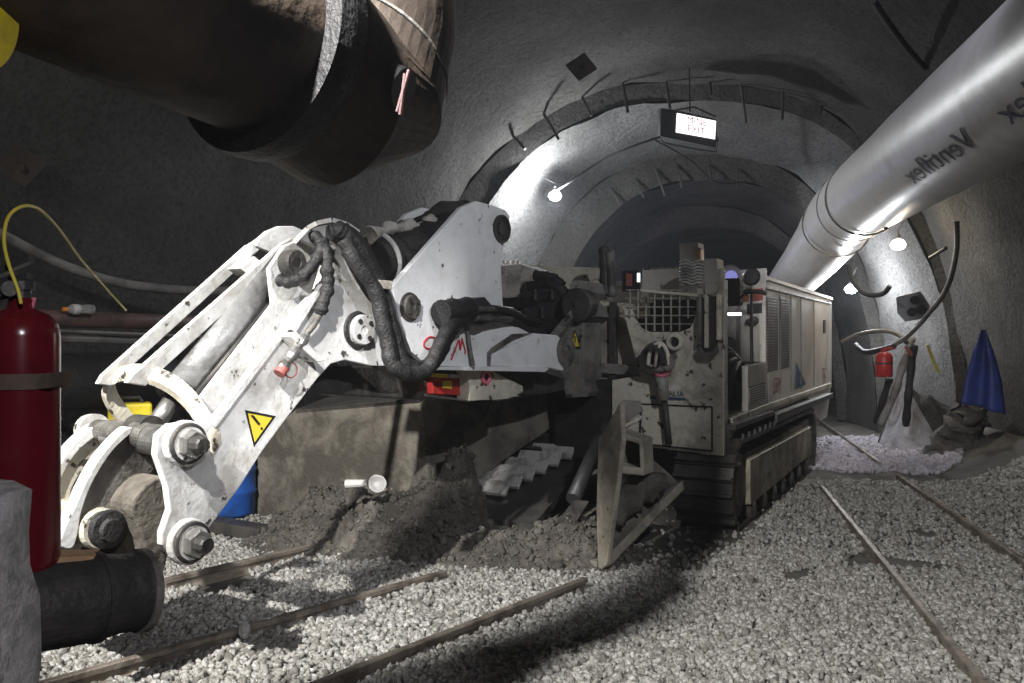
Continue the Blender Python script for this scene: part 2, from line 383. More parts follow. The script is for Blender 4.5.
# rubble bank along the left wall
def bank_h(x, y):
    w = -4.25+(y-6.1)*.47; d = x-w
    n = mnoise.noise(V((x*4, y*4, 1)))*.12+mnoise.noise(V((x*11, y*11, 3)))*.07
    return 1.0*max(0, 1-d/1.15)**.8+n-.07
xs = np.arange(-5.2, -1.2, .05); ys = np.arange(3.6, 9.5, .05); vs = []; m = len(xs)
for y in ys:
    for x in xs: vs.append((x, y, bank_h(x, y)))
fs = [(j*m+i, j*m+i+1, (j+1)*m+i+1, (j+1)*m+i) for j in range(len(ys)-1) for i in range(m-1)]
fs = [f for f in fs if max(vs[i][2] for i in f) > -.05 and all(vs[i][0] > -4.6+(vs[i][1]-6.1)*.47 and vs[i][0] < -2.9+(vs[i][1]-6.1)*.47 for i in f)]
o = mk('rubble', G().add(vs, fs), 'soil', base=True); tag(o, 'bank of rock rubble along the foot of the left wall', 'rubble', kind='stuff')
# ------------------------------------------------------------------ the tunnel excavator
EX = thing('tunnel_excavator', M(1.5, -1.1, 0), 'dirty white tracked tunnel excavator with raised digging arm and loading apron', 'excavator')
ex = lambda n, g, m, **k: mk(n, g, m, EX, **k)

# ---- boom
BOOM = [(392,287),(462,207),(476,201),(492,205),(505,210),(510,216),(509,225),(504,247),(501,265),(503,306),(512,324),(530,333),(557,335),(566,344),(568,356),(562,368),(428,366),(412,352),(400,322)]
boom = plate('boom', ARM, BOOM, .045, 'boom_paint', EX)
far = ARM.off(0); fp = [p-AN*.5 for p in ARM.poly(BOOM)]
mk('side_plate', G().prism(fp, -AN*.045), 'boom_paint', boom, bevel=.006)
q = ARM.poly([(392,287),(462,207),(476,201)]); mk('web_plate', G().prism([q[0]-AN*.05-UP*.25, q[1]-AN*.05-UP*.25, q[1]-AN*.5-UP*.25, q[0]-AN*.5-UP*.25], UP*.03), 'dark_steel', boom)
q = ARM.poly([(428,366),(562,368),(562,362),(428,360)]); mk('bottom_plate', G().prism([q[0]-AN*.03+UP*0, q[1]-AN*.03, q[2]-AN*.03, q[3]-AN*.03], -AN*.47), 'boom_paint', boom)
q = ARM.off(.05); mk('back_plate', G().prism([A(501,265,.05), A(503,306,.05), A(503,306,.05)-AN*.44, A(501,265,.05)-AN*.44], AD*.02), 'grime_paint', boom)
# folded stiffener over the foot of the boom and lug
plate('lug_plate', ARM.off(-.035), [(492,366),(493,354),(533,336),(557,335),(566,344),(568,356),(563,371),(545,367)], .04, 'boom_paint', boom)
plate('stiffener', ARM.off(-.02), [(489,366),(489,353),(493,348),(514,334),(533,333),(514,340),(496,352),(495,366)], .05, 'grime_steel', boom, .004)
plate('foot_strip', ARM.off(-.05), [(436,367),(545,366),(549,369),(545,372),(436,370)], .09, 'boom_paint', boom, .003)
def flange(px, py, r, w, par, dark='dark_steel', pmat='boom_paint', bolts=4, name='pin_cover'):
    c = A(px, py, w)
    d = mk(name, G().lathe(c, AN, [(0, r*1.02), (.02, r), (.03, r*.92), (.03, r*.3), (.018, r*.25), (.018, 0)]), pmat, par, smooth=False)
    if bolts:
        for k in range(bolts):
            a = 2*math.pi*k/bolts+.9; mk('bolt', G().lathe(c+AN*.028+(AD*math.cos(a)+UP*math.sin(a))*r*.68, AN, [(0, .016), (.012, .016)], 6), dark, par)
    return d
mk('pin_ring', G().torus(A(410,307,-.005), AN, .083, .012), 'dark_steel', boom); flange(410,307,.08,-.002,boom,pmat='grime_steel')
mk('pin_socket', G().lathe(A(501,229,-.002), AN, [(0,.105),(.02,.105),(.02,.09),(.004,.088),(.004,.05),(.014,.05),(.014,0)]), 'dark_steel', boom)
mk('pivot_pin', G().lathe(A(564,351,-.03), AN, [(0,.13),(.035,.13),(.04,.12),(.04,.05),(.02,.045),(.02,0)]), 'grime_steel', boom)
# red handwriting on the boom, partly hidden by the hose
def stroke(pts, r=.007): return G().tube([A(x, y, -.003) for x, y in pts], r, 6, smooth=4)
mk('lettering', stroke([(435,338),(430,337),(425,341),(424,346),(428,349),(433,348),(436,352),(432,358),(425,360)]), 'marker_red', boom)
mk('lettering', stroke([(449,338),(444,338),(440,342),(441,346),(446,348),(447,353),(443,357),(438,357)]), 'marker_red', boom)
mk('lettering', stroke([(451,360),(455,350),(459,340),(460,350),(462,340),(462,340),(465,350),(465,354)]), 'marker_red', boom)
# ---- dipper (two box cheeks, guard, cylinder)
DIP = [(213,421),(297,311),(317,290),(326,262),(316,247),(300,239),(309,230),(322,224),(340,224),(356,233),(364,250),(369,282),(376,312),(383,345),(388,366),(372,366),(345,360),(331,364),(318,378),(302,399),(284,422),(262,452),(240,487),(208,530),(200,548),(188,558),(172,556),(162,545),(162,533),(170,510),(167,487),(156,455),(158,435),(170,424),(185,422),(200,428)]
dip = plate('dipper_arm', ARM, DIP, .045, 'white_paint', EX, .007)
IN = [(196,405),(273,303),(272,266),(284,258),(300,280),(296,315),(222,412),(206,432)]
plate('inner_cheek', ARM.off(.15), [(194,406),(273,304),(269,268),(284,246),(308,236),(335,262),(322,310),(240,425),(222,440)], .03, 'white_paint', dip)
mk('channel_floor', G().prism([A(222,432,.03), A(306,325,.03), A(306,325,.16), A(222,432,.16)], (AD*.5-UP*.8)*.03), 'grime_paint', dip)
FARC = [(240,445),(322,345),(345,290),(346,240),(356,233)]+DIP[9:22]
fp = [p-AN*.42 for p in ARM.poly(FARC)]
mk('far_cheek', G().prism(fp, -AN*.045), 'white_paint', dip, bevel=.006)
# hood plate wrapped over the elbow
cap = [(296,244),(303,236),(309,230),(318,225),(332,222),(346,226),(358,234)]
vs = []; 
for x, y in cap: vs += [A(x, y, -.02), A(x, y, .24)]
g = G(); n = len(cap)
for i in range(n-1):
    a, b, c, d = vs[2*i], vs[2*i+1], vs[2*i+3], vs[2*i+2]; nrm = (b-a).cross(d-a).normalized(); g.prism([a, b, c, d], -nrm*.025)
mk('elbow_cover', g, 'white_paint', dip)
g = G(); cap2 = [(290,252),(304,236),(318,228)]
# raised edge flange running down the near cheek
plate('edge_strip', ARM.off(-.03), [(290,329),(316,293),(322,284),(325,287),(296,333)], .03, 'white_paint', dip, .004)
plate('top_strip', ARM.off(-.02), [(212,423),(296,313),(300,316),(216,428)], .05, 'white_paint', dip, .004)
# second round lugs on the far side of the elbow
def lug(w, pts, name='far_lug'): return plate(name, ARM.off(w), pts, .04, 'white_paint', dip)
lug(.44, [(256,246),(260,238),(268,231),(280,226),(294,226),(303,230),(305,240),(296,250),(284,258)])
mk('eye_ring', G().torus(A(290,240,.46), AN, .045, .014), 'dark_steel', dip); mk('eye_hole_disc', G().disc(A(290,240,.47), AN, .04, .006), 'black', dip)  # flat black disc stands in for the dark of the hole
c = A(294,263,.1); mk('cylinder_eye', G().lathe(c, AN, [(-.1,.075),(.02,.075),(.03,.065),(.03,.03),(.02,.03),(.02,0)]), 'dark_steel', dip)
# main flange of the boom-to-dipper pin
mk('pin_ring', G().torus(A(358,330,-.012), AN, .098, .014), 'black_rubber', dip); flange(361,330,.092,-.012,dip,pmat='white_paint')
# warning triangle
def decal(pl, tri, par, m1='black', m2='signal_yellow', mark=True):
    cx = sum(p[0] for p in tri)/3; cy = sum(p[1] for p in tri)/3
    d = mk('warning_sign', G().prism(pl.off(-.002).poly(tri), -pl.n*.003), m1, par)
    mk('sign_face', G().prism(pl.off(-.0035).poly([(cx+(x-cx)*.78, cy+(y-cy)*.78) for x, y in tri]), -pl.n*.002), m2, par)
    return cx, cy
decal(ARM, [(245,410),(276,416),(254,447)], dip)
mk('exclamation_mark', G().prism(ARM.off(-.005).poly([(250.5,415.5),(253.5,415),(260.5,424),(258.5,425.5)]), -AN*.002), 'black', dip)
mk('exclamation_dot', G().disc(A(261.5,428.5,-.004), AN, .007, .002, 12), 'black', dip)
# hydraulic cylinder of the bucket
cyl = mk('bucket_cylinder', G().tube([A(176,394,.30), A(268,283,.30)], .088, 28), 'chrome_cylinder', EX, smooth=True)
mk('cylinder_gland', G().tube([A(172,399,.30), A(182,387,.30)], .097, 28), 'dark_steel', cyl, smooth=True)
mk('rod', G().tube([A(150,432,.30), A(178,392,.30)], .045, 20), 'bare_steel', cyl, smooth=True)
mk('cylinder_cap', G().tube([A(262,290,.30), A(284,264,.28)], .08, 24), 'dark_steel', cyl, smooth=True)
mk('clevis', G().lathe(A(152,430,.22), -AN, [(0,.07),(.14,.07)]), 'dark_steel', cyl)
mk('feed_pipe', G().tube([A(192,400,.2), A(270,305,.2)], .016, 10), 'dark_steel', cyl, smooth=True)
# guard: arched collar and two long flat bars on edge
arch_o = [(215,452,-.01),(213,436,-.01),(204,421,.02),(190,401,.08),(172,385,.18),(150,375,.30),(128,372,.42),(111,377,.52),(104,388,.56),(107,400,.58),(116,414,.58),(124,424,.58)]
def arch(pts, width, th):
    g = G(); m_ = len(pts); qs = []
    for i in range(m_-1):
        p0, p1, p2, p3 = pts[max(i-1, 0)], pts[i], pts[i+1], pts[min(i+2, m_-1)]
        qs += [tuple(.5*((2*b)+(c-a)*t+(2*a-5*b+4*c-d)*t*t+(3*b-a-3*c+d)*t**3) for a, b, c, d in zip(p0, p1, p2, p3)) for t in (0, .33, .67)]
    qs.append(pts[-1]); ps = [A(x, y, w) for x, y, w in qs]; dn = (AD*.62-UP*.78)
    ctr = A(165,425,.30)
    for i in range(len(ps)-1):
        a, b = ps[i], ps[i+1]; na = (ctr-a).normalized()*th; nb = (ctr-b).normalized()*th
        g.prism([a-dn*width*.7, b-dn*width*.7, b+dn*width*.3, a+dn*width*.3], V((0,0,0)) + (na+nb)/2)
    return g
guard = mk('cylinder_guard', arch(arch_o, .075, .03), 'cream_paint', EX)
def bar(top, w, wid=.035):   # polygon on the arm plane extruded sideways
    return plate('guard_bar', ARM.off(w), top, wid, 'white_paint', guard, .004)
bar([(98,384),(103,375),(248,245),(256,243),(258,252),(246,262),(126,372),(112,386)], .50)
bar([(127,383),(133,375),(284,242),(292,238),(297,247),(160,372),(146,386)], .30)
plate('guard_end', ARM.off(.46), [(252,244),(264,236),(262,248),(250,258)], .05, 'white_paint', guard)
plate('guard_bracket', ARM.off(.33), [(240,268),(255,256),(262,262),(250,275)], .12, 'white_paint', guard)
# ---- bucket links, pins
def pin(px, py, w, par, s=1.0):
    c = A(px, py, w)
    p = mk('link_pin', G().lathe(c-AN*.62, AN, [(0,.06*s),(.02,.075*s),(.6,.075*s),(.62,.07*s)]), 'bare_steel', par, smooth=False)
    mk('washer', G().lathe(c, AN, [(0,.108*s),(.03,.108*s),(.036,.1*s),(.036,.085*s),(.055,.08*s),(.055,0)]), 'white_paint', par)
    mk('collar', G().torus(c+AN*.045, AN, .085*s, .012*s), 'dark_steel', par)
    mk('nut', G().lathe(c+AN*.05, AN, [(0,.068*s),(.045,.068*s),(.055,.058*s)], 6), 'bare_steel', par)
    mk('bolt_end', G().lathe(c+AN*.09, AN, [(0,.04*s),(.06,.04*s),(.07,.033*s)], 10), 'dark_steel', par)
lk = plate('bucket_link', ARM.off(.26), rnd([(128,430),(140,421),(152,421),(165,432),(164,452),(150,476),(136,495),(130,512),(128,530),(120,543),(105,549),(90,545),(80,528),(79,512),(86,488),(98,465),(113,444)]), .05, 'grime_steel', EX, .008)
E = [(60,545),(64,530),(76,505),(84,486),(97,462),(113,442),(128,428),(133,431),(116,447),(102,466),(90,488),(81,514),(78,533),(72,548)]
plate('link_edge', ARM.off(.24), rnd(E), .08, 'white_paint', lk, .004)
flk = plate('bucket_link', ARM.off(.62), rnd([(113,428),(98,427),(84,438),(70,454),(57,477),(52,500),(52,520),(62,530),(72,515),(72,490),(88,464),(104,448),(117,440)]), .06, 'cream_paint', EX, .008)
plate('link_edge', ARM.off(.6), rnd([(49,515),(50,497),(56,474),(69,451),(84,435),(98,425),(113,425),(117,431),(104,432),(88,442),(74,456),(62,477),(56,498),(56,516)]), .1, 'white_paint', flk, .004)
pin(183,443,-.045,lk); pin(187,541,-.045,dip)
mk('link_roller', G().lathe(A(102,529,.22), -AN, [(0,.085),(.02,.095),(.4,.095)]), 'cream_paint', flk, smooth=False)
mk('pin_end', G().lathe(A(107,529,.2), AN, [(0,.09),(.03,.085),(.035,.06),(.05,.05),(.05,0)]), 'black_rubber', lk, jit=.006)
mk('spacer_tube', G().lathe(A(148,436,.2), -AN, [(0,.05),(.03,.07),(.08,.07),(.1,.055),(.45,.055)]), 'grime_steel', lk)
mk('pin_head', G().lathe(A(95,430,.72), -AN, [(0,.085),(.06,.08),(.08,.06)]), 'white_paint', flk)
# bucket (mostly hidden by the pipe in front)
bp_ = [(132,505),(150,482),(168,478),(172,505),(166,535),(168,556),(158,582),(135,600),(108,604),(120,586),(138,572),(146,555),(140,530)]
bk = plate('bucket', ARM.off(.08), rnd(bp_), .55, 'mud_plate', EX, .01)
for k in range(3):
    plate('tooth', ARM.off(.1+.2*k), [(112,588),(122,604),(98,622),(88,620)], .09, 'dark_steel', bk)
# ---- boom cylinder and black covers above the boom
bc = mk('boom_cylinder', G().tube([A(372,262,.26), A(468,226,.26)], .165, 28, rfun=lambda i, t: 1), 'black_rubber', EX, smooth=True)
mk('cylinder_sleeve', G().tube([A(388,262,.26), A(415,250,.26), A(440,242,.26), A(470,226,.26)], .18, 24, smooth=5, rfun=lambda i, t: 1+.05*math.sin(i*1.7)+.03*math.sin(i*3.1)), 'black_rubber', bc, smooth=True, jit=.02)
mk('cover_flap', G().tube([A(395,236,.3), A(425,226,.3), A(448,213,.3), A(470,211,.3)], .085, 16, smooth=5, rfun=lambda i, t: .7+.4*math.sin(t*3)), 'dark_steel', bc, smooth=True, jit=.03)
mk('rag', G().tube([A(370,235,.2), A(385,230,.2), A(400,228,.2), A(428,226,.22), A(440,219,.24)], .045, 12, smooth=5, rfun=lambda i, t: 1+.3*math.sin(i*1.3)), 'rag', bc, smooth=True, jit=.04)
mk('cylinder_end', G().torus(A(380,258,.26), A(468,226,.26)-A(372,262,.26), .165, .018), 'white_paint', bc)
# ---- hoses on the arm
def hose(pts, r, mat='black_rubber', rib=0.0, parent=None, sm=8, name='hose', seg=12):
    return mk(name, G().tube([A(x, y, w) for x, y, w in pts], r, seg, smooth=sm, rfun=(lambda i, t: 1+rib*math.sin(i*1.25)+rib*.6*math.sin(i*.7+2)) if rib else None), mat, parent or EX, smooth=True)
hose([(336,228,-.05),(350,238,-.07),(360,252,-.09),(374,275,-.1),(383,300,-.1),(390,322,-.1),(397,347,-.11),(402,362,-.13),(418,369,-.15),(432,363,-.15),(441,350,-.14),(448,335,-.13),(457,322,-.12),(475,314,-.1)], .05, rib=.04)
hose([(344,240,-.1),(356,262,-.14),(375,290,-.16),(382,320,-.17),(388,346,-.18),(392,364,-.2),(408,374,-.22),(424,372,-.22),(433,359,-.22),(441,342,-.2),(449,328,-.18),(465,320,-.12)], .045, rib=.05)
hose([(330,233,-.02),(344,232,-.06),(360,246,-.05),(372,270,-.05),(380,288,-.03),(386,310,-.02)], .05, rib=.05)
hose([(280,280,.12),(290,282,.05),(303,276,-.02),(315,262,-.06),(321,250,-.06),(318,238,-.03),(306,236,.04)], .034, rib=.12)
hs = hose([(322,240,-.05),(326,254,-.08),(327,270,-.1),(328,286,-.1),(323,302,-.09),(320,314,-.08)], .036, rib=.12)
mk('steel_line', G().tube([A(320,314,-.08), A(313,326,-.07), A(306,334,-.06)], .018, 10), 'grime_steel', hs, smooth=True)
g = G().tube([A(306,335,-.07), A(281,370,-.1)], .028, 14, smooth=12, rfun=lambda i, t: 1+.22*(1 if (i//2) % 2 else -.4)); cp = mk('hose_coupling', g, 'bare_steel', EX, smooth=False)
mk('coupling_cap', G().tube([A(284,367,-.1), A(279,374,-.1)], .032, 14), 'faded_red', cp)
mk('cap_loop', G().torus(A(291,370,-.1), AN, .04, .004), 'faded_red', cp)
plate('coupling_bracket', ARM.off(-.1), [(290,336),(297,332),(326,361),(318,362),(306,352)], .1, 'white_paint', dip)
mk('hose_clamp', G().box(A(379,285,-.13), AD*.055, AN*.055, UP*.025), 'cream_paint', EX, bevel=.004)
# dark sleeve and valve block on the boom side
sl = mk('hose_sleeve', G().tube([A(440,313,-.1), A(452,311,-.1), A(470,309,-.1)], .085, 20, smooth=4, rfun=lambda i, t: .95+.08*math.sin(i*2)), 'black_rubber', EX, smooth=True)
vb = plate('valve_block', ARM.off(-.12), [(472,299),(485,297),(492,305),(492,322),(482,326),(473,324)], .12, 'dark_grey', EX, .006)
for y in (309, 318): mk('fitting', G().tube([A(468,y+1,-.1), A(478,y,-.15), A(512,y+1,-.05)], .022, 12), 'grime_steel', vb, smooth=True)
hose([(492,309,-.1),(508,311,-.05),(524,318,.1),(540,322,.3)], .03); hose([(492,318,-.1),(508,320,-.03),(528,330,.1),(544,332,.3)], .03)
hose([(466,320,-.03),(468,335,-.02),(470,350,-.02),(473,366,-.03)], .016, 'grime_steel')

# ---- turret / swing post between boom and cab
fr = front(-.25)
def fpoly(name, u, pts, th, mat, par=EX, bevel=.006): 
    pl = front(u); return mk(name, G().prism(pl.poly(pts), MA*th), mat, par, bevel=bevel)
tu = fpoly('swing_post', -.2, [(560,335),(566,320),(572,300),(569,285),(574,280),(585,281),(588,292),(582,300),(588,306),(592,316),(583,322),(584,385),(588,392),(586,397),(566,398),(560,372)], .4, 'grime_paint')
c = front(-.24).hit(578,305); mk('post_disc', G().lathe(c, -MA, [(-.1,.15),(.03,.15),(.04,.13),(.04,.05),(.05,0)]), 'dark_steel', tu)
fpoly('post_rib', -.3, [(545,340),(560,322),(570,310),(572,318),(562,332),(552,344)], .1, 'grime_paint', tu)
pl = front(-.215); decal(pl, [(575,329),(580.5,348),(569.5,348)], tu)
mk('exclamation_mark', G().prism(pl.off(-.006).poly([(574.4,336),(575.7,336),(575.4,343),(574.7,343)]), MA*.002), 'black', tu)
mk('swing_base', G().box(M(.3,-1.3,.85), MR*.42, MA*.25, UP*.4), 'black_rubber', EX, bevel=.05)  # box under the post, coloured black to stand in for the shadow there
# dirty hydraulics cluster behind boom
hy = fpoly('valve_cover', .1, [(500,266),(520,264),(531,268),(536,290),(532,302),(503,302)], .35, 'rag')
for i, x in enumerate((504,509,514,519)): mk('bolt', G().lathe(front(.12).hit(x,263.5), UP, [(0,.014),(.03,.014)], 6), 'bare_steel', hy)
for pts, r in (([(500,305),(525,304),(545,298),(560,296)], .07), ([(500,318),(530,322),(552,318),(566,312)], .06), ([(525,310),(540,325),(556,326),(568,318)], .07), ([(530,288),(548,284),(560,290),(566,300)], .06), ([(535,275),(552,278),(562,286)], .05)):
    mk('hydraulic_hose', G().tube([front(-.1).hit(*p) for p in pts], r, 14, smooth=6, rfun=lambda i, t: 1+.07*math.sin(i*2.1)), 'black_rubber', EX, smooth=True)
mk('hydraulic_manifold', G().box(front(.0).hit(548,308), MR*.22, MA*.15, UP*.18), 'dark_grey', EX, bevel=.02)
for x, y in ((542,318),(552,300),(535,300)): mk('fitting', G().lathe(front(-.18).hit(x,y), UP, [(0,.02),(.06,.02),(.06,.012),(.1,.012)], 8), 'dark_steel', EX)
fpoly('deck_plate', .9, [(530,265),(607,268),(607,300),(545,296)], .1, 'cream_paint')
fpoly('deck_plate', .3, [(583,300),(622,303),(622,309),(583,307)], .6, 'cream_paint')
# ---- front body plates left of the cab
fpoly('front_panel', .25, [(585,305),(622,306),(640,345),(640,440),(588,420)], .08, 'cream_dark')
fpoly('panel_rib', .2, [(609,302),(615,302),(617,420),(609,420)], .06, 'dark_steel')
fpoly('panel_ledge', .18, [(584,362),(640,366),(640,376),(584,372)], .1, 'grime_paint')
fpoly('post_stub', .22, [(583,310),(590,310),(590,372),(583,372)], .1, 'black')
# ---- cab front plate with a scooped window and mesh
FC = front(.03)
cab = mk('cab_front', G().prism(FC.poly([(622,306),(630,306),(634,318),(640,328),(649,332),(680,332),(690,328),(696,316),(697,272),(724,268),(724,456),(640,446),(612,440),(612,380),(640,376),(632,345)]), MA*.05), 'cream_paint', EX, bevel=.006)
g = G()
for x in (630,638,646,654.5,663,671,679.5,688): g.tube([FC.off(-.01).hit(x,289.5), FC.off(-.01).hit(x,331 if 640 < x < 688 else 318)], .008, 6)
for y in (290,298.5,307,315.5,324): g.tube([FC.off(-.01).hit(626 if y < 320 else 636,y), FC.off(-.01).hit(697 if y < 320 else 692,y)], .006, 6)
mk('window_mesh', g, 'cream_dark', EX)
# right edge of the plate turned back along the side
mk('cab_edge', G().prism([M(.03,-.1,.66), M(.16,-.1,.66), M(.16,-.1,2.12), M(.03,-.1,2.12)], -MR*.05), 'cream_paint', EX, bevel=.005)
# lower door outline and access panel
mk('panel_seam', G().prism(FC.off(-.012).poly([(642,405),(711,408),(711,450),(640,444)]), MA*.02), 'cream_paint', cab, bevel=.004)
for a, b in (((641,404),(712,407)), ((712,407),(712,451)), ((640,443.5),(712,451)), ((641,404),(640,444))): mk('seam', G().tube([FC.off(-.016).hit(*a), FC.off(-.016).hit(*b)], .007, 6), 'black', cab)
text('lettering', 'ALIA', FC.off(-.012).hit(676,394), MR, UP, .07, 'decal_blue', cab)
mk('stripe', G().prism(FC.off(-.012).poly([(650,396),(684,398),(688,400),(650,399)]), MA*.002), 'decal_blue', cab)
# lens port with ring
mk('port_ring', G().lathe(FC.hit(676,342), -MA, [(0,.075),(.05,.075),(.06,.065),(.06,.045),(.02,.042),(.02,0)]), 'cream_paint', cab)
mk('port_hole', G().disc(FC.off(-.03).hit(676,342), -MA, .042, .002), 'black', cab)
# headlamp bracket: hooded lamp in a guard with pink marker and hanging post
hb = mk('headlamp_guard', G().tube([FC.off(-.16).hit(x, y) for x, y in ((641,356),(643,364),(649,367),(664,369),(671,366),(672,358),(676,355))], .028, 10, smooth=4), 'grime_paint', EX, smooth=True)
mk('lamp_hood', G().lathe(FC.off(-.02).hit(659,352), (-MA-UP*.25), [(0,.1),(.1,.11),(.2,.1),(.2,.08),(.1,.07),(.1,0)]), 'dark_grey', hb)
mk('guard_hoop', G().tube([FC.off(-.17).hit(x, y) for x, y in ((648,366),(650,352),(656,344),(662,344),(667,352),(669,366))], .018, 8, smooth=4), 'cream_paint', hb, smooth=True)
mk('guard_hoop', G().tube([FC.off(-.19).hit(x, y) for x, y in ((655,367),(657,352),(660,344))], .014, 8), 'cream_paint', hb, smooth=True)
mk('marker_band', G().tube([FC.off(-.12).hit(x, y) for x, y in ((655,371),(659,375),(665,374),(670,369))], .022, 10, smooth=4), 'pink', hb, smooth=True)
mk('bracket_post', G().tube([FC.off(-.08).hit(661,370), FC.off(-.07).hit(663,400)], .055, 14), 'grime_paint', hb, smooth=True)
mk('bracket_foot', G().tube([FC.off(-.05).hit(664,398), FC.off(-.05).hit(669,444)], .03, 10), 'dark_steel', hb, smooth=True)
# upright tubes right of the window
for x0, x1, yb, mat in ((698,701,345,'grime_paint'),(704,708,348,'cream_paint'),(716,721,340,'cream_paint')):
    fpoly('upright', -.06, [(x0,294),(x1,294),(x1,yb),(x0,yb)], .06, mat)
fpoly('slot', -.03, [(698,298),(716,296),(716,352),(708,355),(700,350)], .05, 'dark_grey')
fpoly('slot_lip', -.07, [(699,346),(703,352),(712,352),(716,346),(718,352),(713,357),(702,357),(697,350)], .05, 'grime_paint')
# cab inside
fpoly('cab_back', 1.0, [(642,268),(682,266),(682,292),(694,300),(694,345),(628,345),(640,300)], .05, 'cream_paint')
st = mk('operator_seat', G().box(M(.55,-.78,1.55), MR*.24, MA*.22, UP*.09), 'black_rubber', EX, bevel=.04)
mk('backrest', G().box(M(.78,-.78,1.78), MR*.23, MA*.07, UP*.22), 'black_rubber', st, bevel=.05)
mk('armrest', G().box(M(.5,-.5,1.72), MR*.07, MA*.2, UP*.16), 'black_rubber', st, bevel=.05)
mk('joystick', G().tube([M(.35,-1.05,1.5), M(.33,-1.06,1.78)], .014, 8).lathe(M(.33,-1.06,1.78), UP, [(0,.02),(.05,.03),(.1,.02)], 10), 'black', st)
fpoly('cab_dash', .5, [(637,318),(668,316),(690,300),(697,300),(697,332),(640,334)], .1, 'black_rubber')
# upper-left of cab: dark post, screen
mk('hose_bundle', G().tube([front(.35).hit(606,296), front(.35).hit(605,270), front(.35).hit(604,247)], .055, 12, smooth=6, rfun=lambda i, t: 1+.12*math.sin(i*1.9)), 'dark_steel', EX, smooth=True)
mk('hose_bundle', G().tube([front(.33).hit(612,297), front(.33).hit(611,270), front(.33).hit(609,250)], .04, 12, smooth=6, rfun=lambda i, t: 1+.1*math.sin(i*1.9)), 'grime_steel', EX, smooth=True)
wf = mk('side_window', G().box(front(.4).hit(631,281), MR*.085, MA*.02, UP*.1), 'dark_grey', EX, bevel=.006)
mk('window_pane', G().prism(front(.37).poly([(624,271),(640,273),(640,291),(624,291)]), MA*.006), 'black', wf)
mk('lit_pane', G().prism(front(.365).poly([(637,273),(640,273),(640,282),(637,282)]), MA*.004), 'window_lit', wf)
mk('pane_panel', G().prism(front(.365).poly([(626,273),(632,274),(632,286),(626,286)]), MA*.004), 'faded_red', wf)
# roof gear: beacon box, coil-guarded lamp, box
bx = fpoly('beacon_box', .3, [(679,243),(698,242),(699,262),(680,262)], .18, 'hood_paint')
fpoly('beacon_lens', .27, [(697.5,247),(701,249),(700.5,260),(697.5,260)], .1, 'orange', bx, .004)
cgm = front(.05)
lg = mk('lamp_cage', G().lathe(cgm.off(.05).hit(692,272), -MA, [(0,.09),(.04,.1),(.08,.09)]), 'grime_steel', EX)
for k in range(8):
    y = 261+k*3.1; mk('cage_hoop', G().tube([cgm.off(-.06).hit(680,y+1.2), cgm.off(-.1).hit(686,y-.6), cgm.off(-.11).hit(692,y+1.6), cgm.off(-.1).hit(698,y-.4), cgm.off(-.06).hit(704,y+1)], .01, 6, smooth=4), 'flight_steel', lg, smooth=True)
fpoly('lamp_box', .0, [(704,259),(717,258),(718,283),(704,283)], .2, 'hood_paint')
fpoly('box_bracket', .0, [(704,283),(716,283),(718,290),(712,296),(705,294)], .12, 'cream_paint')
fpoly('top_rail', .0, [(640,289),(700,294),(700,297),(640,292)], .05, 'cream_paint')
mk('rear_panel', G().prism(front(.35).poly([(642,270),(680,268),(680,290),(642,290)]), MA*.05), 'hood_paint', EX, bevel=.005)
# ---- engine compartment and hood
EV = -.1; SD = side(EV)
hood = mk('engine_hood', G().prism([M(1.74,EV,.86), M(6.2,EV,.9), M(6.2,EV,2.17), M(6.1,EV,2.25), M(1.8,EV,2.25), M(1.74,EV,2.2)], -MR*2.0), 'hood_paint', EX, bevel=.03)
mk('hood_roof', G().prism([M(1.7,EV+.02,2.22), M(6.22,EV+.02,2.22), M(6.2,EV,2.27), M(1.72,EV,2.27)], -MR*2.04), 'hood_paint', hood, bevel=.01)
def grille(x0, x1, yt0, yt1, yb0, yb1, n):
    g = G(); pl = SD.off(-.012)
    for k in range(n):
        t = (k+.5)/n; h = .42/n
        a = [(x0, yt0+(yb0-yt0)*(t-h)), (x1, yt1+(yb1-yt1)*(t-h)), (x1, yt1+(yb1-yt1)*(t+h*.25)), (x0, yt0+(yb0-yt0)*(t+h*.25))]
        g.prism(pl.poly(a), -MR*.01)
    b = mk('grille', G().prism(SD.off(-.004).poly([(x0, yt0), (x1, yt1), (x1, yb1), (x0, yb0)]), -MR*.01), 'dark_grey', hood)
    mk('louvre', g, 'grime_paint', hood)
grille(767.5,778,296,297.5,372,369.5,26); grille(781,789.5,298,299.5,369,367,26)
for x, y0, y1 in ((779.5,290,394),(791,293,391),(801,296,389),(814,299,386)):
    mk('panel_seam', G().tube([SD.off(-.003).hit(x, y0), SD.off(-.003).hit(x, y1)], .005, 6), 'grime_steel', hood)
mk('door_handle', G().prism(SD.off(-.025).poly([(824.6,320),(826,320),(826,333),(824.6,333)]), -MR*.02), 'dark_steel', hood)
mk('roof_seam', G().tube([SD.off(-.004).hit(766,288), SD.off(-.004).hit(831,304)], .012, 6), 'grime_paint', hood)
mk('skirt', G().prism(SD.off(-.02).poly([(733,418),(766,405),(831,383),(831,388),(800,397),(766,411),(733,425)]), -MR*.05), 'cream_paint', EX, bevel=.004)
mk('rear_gusset', G().prism(SD.off(-.0).poly([(808,395),(831,387),(827,417),(821,421),(812,410)]), -MR*.1), 'hood_paint', EX, bevel=.006)
sc_ = SD.off(-.012)
text('lettering', 'SSM', sc_.hit(777,386), MA, UP, .24, 'ink_red', hood, shear=.3)
mk('triangle_logo', G().prism(sc_.poly([(796.5,363),(806,384),(795,389)]), -MR*.006), 'decal_blue', hood)
text('lettering', 'A', sc_.off(-.004).hit(801,381), MA, UP, .16, 'label_white', hood)
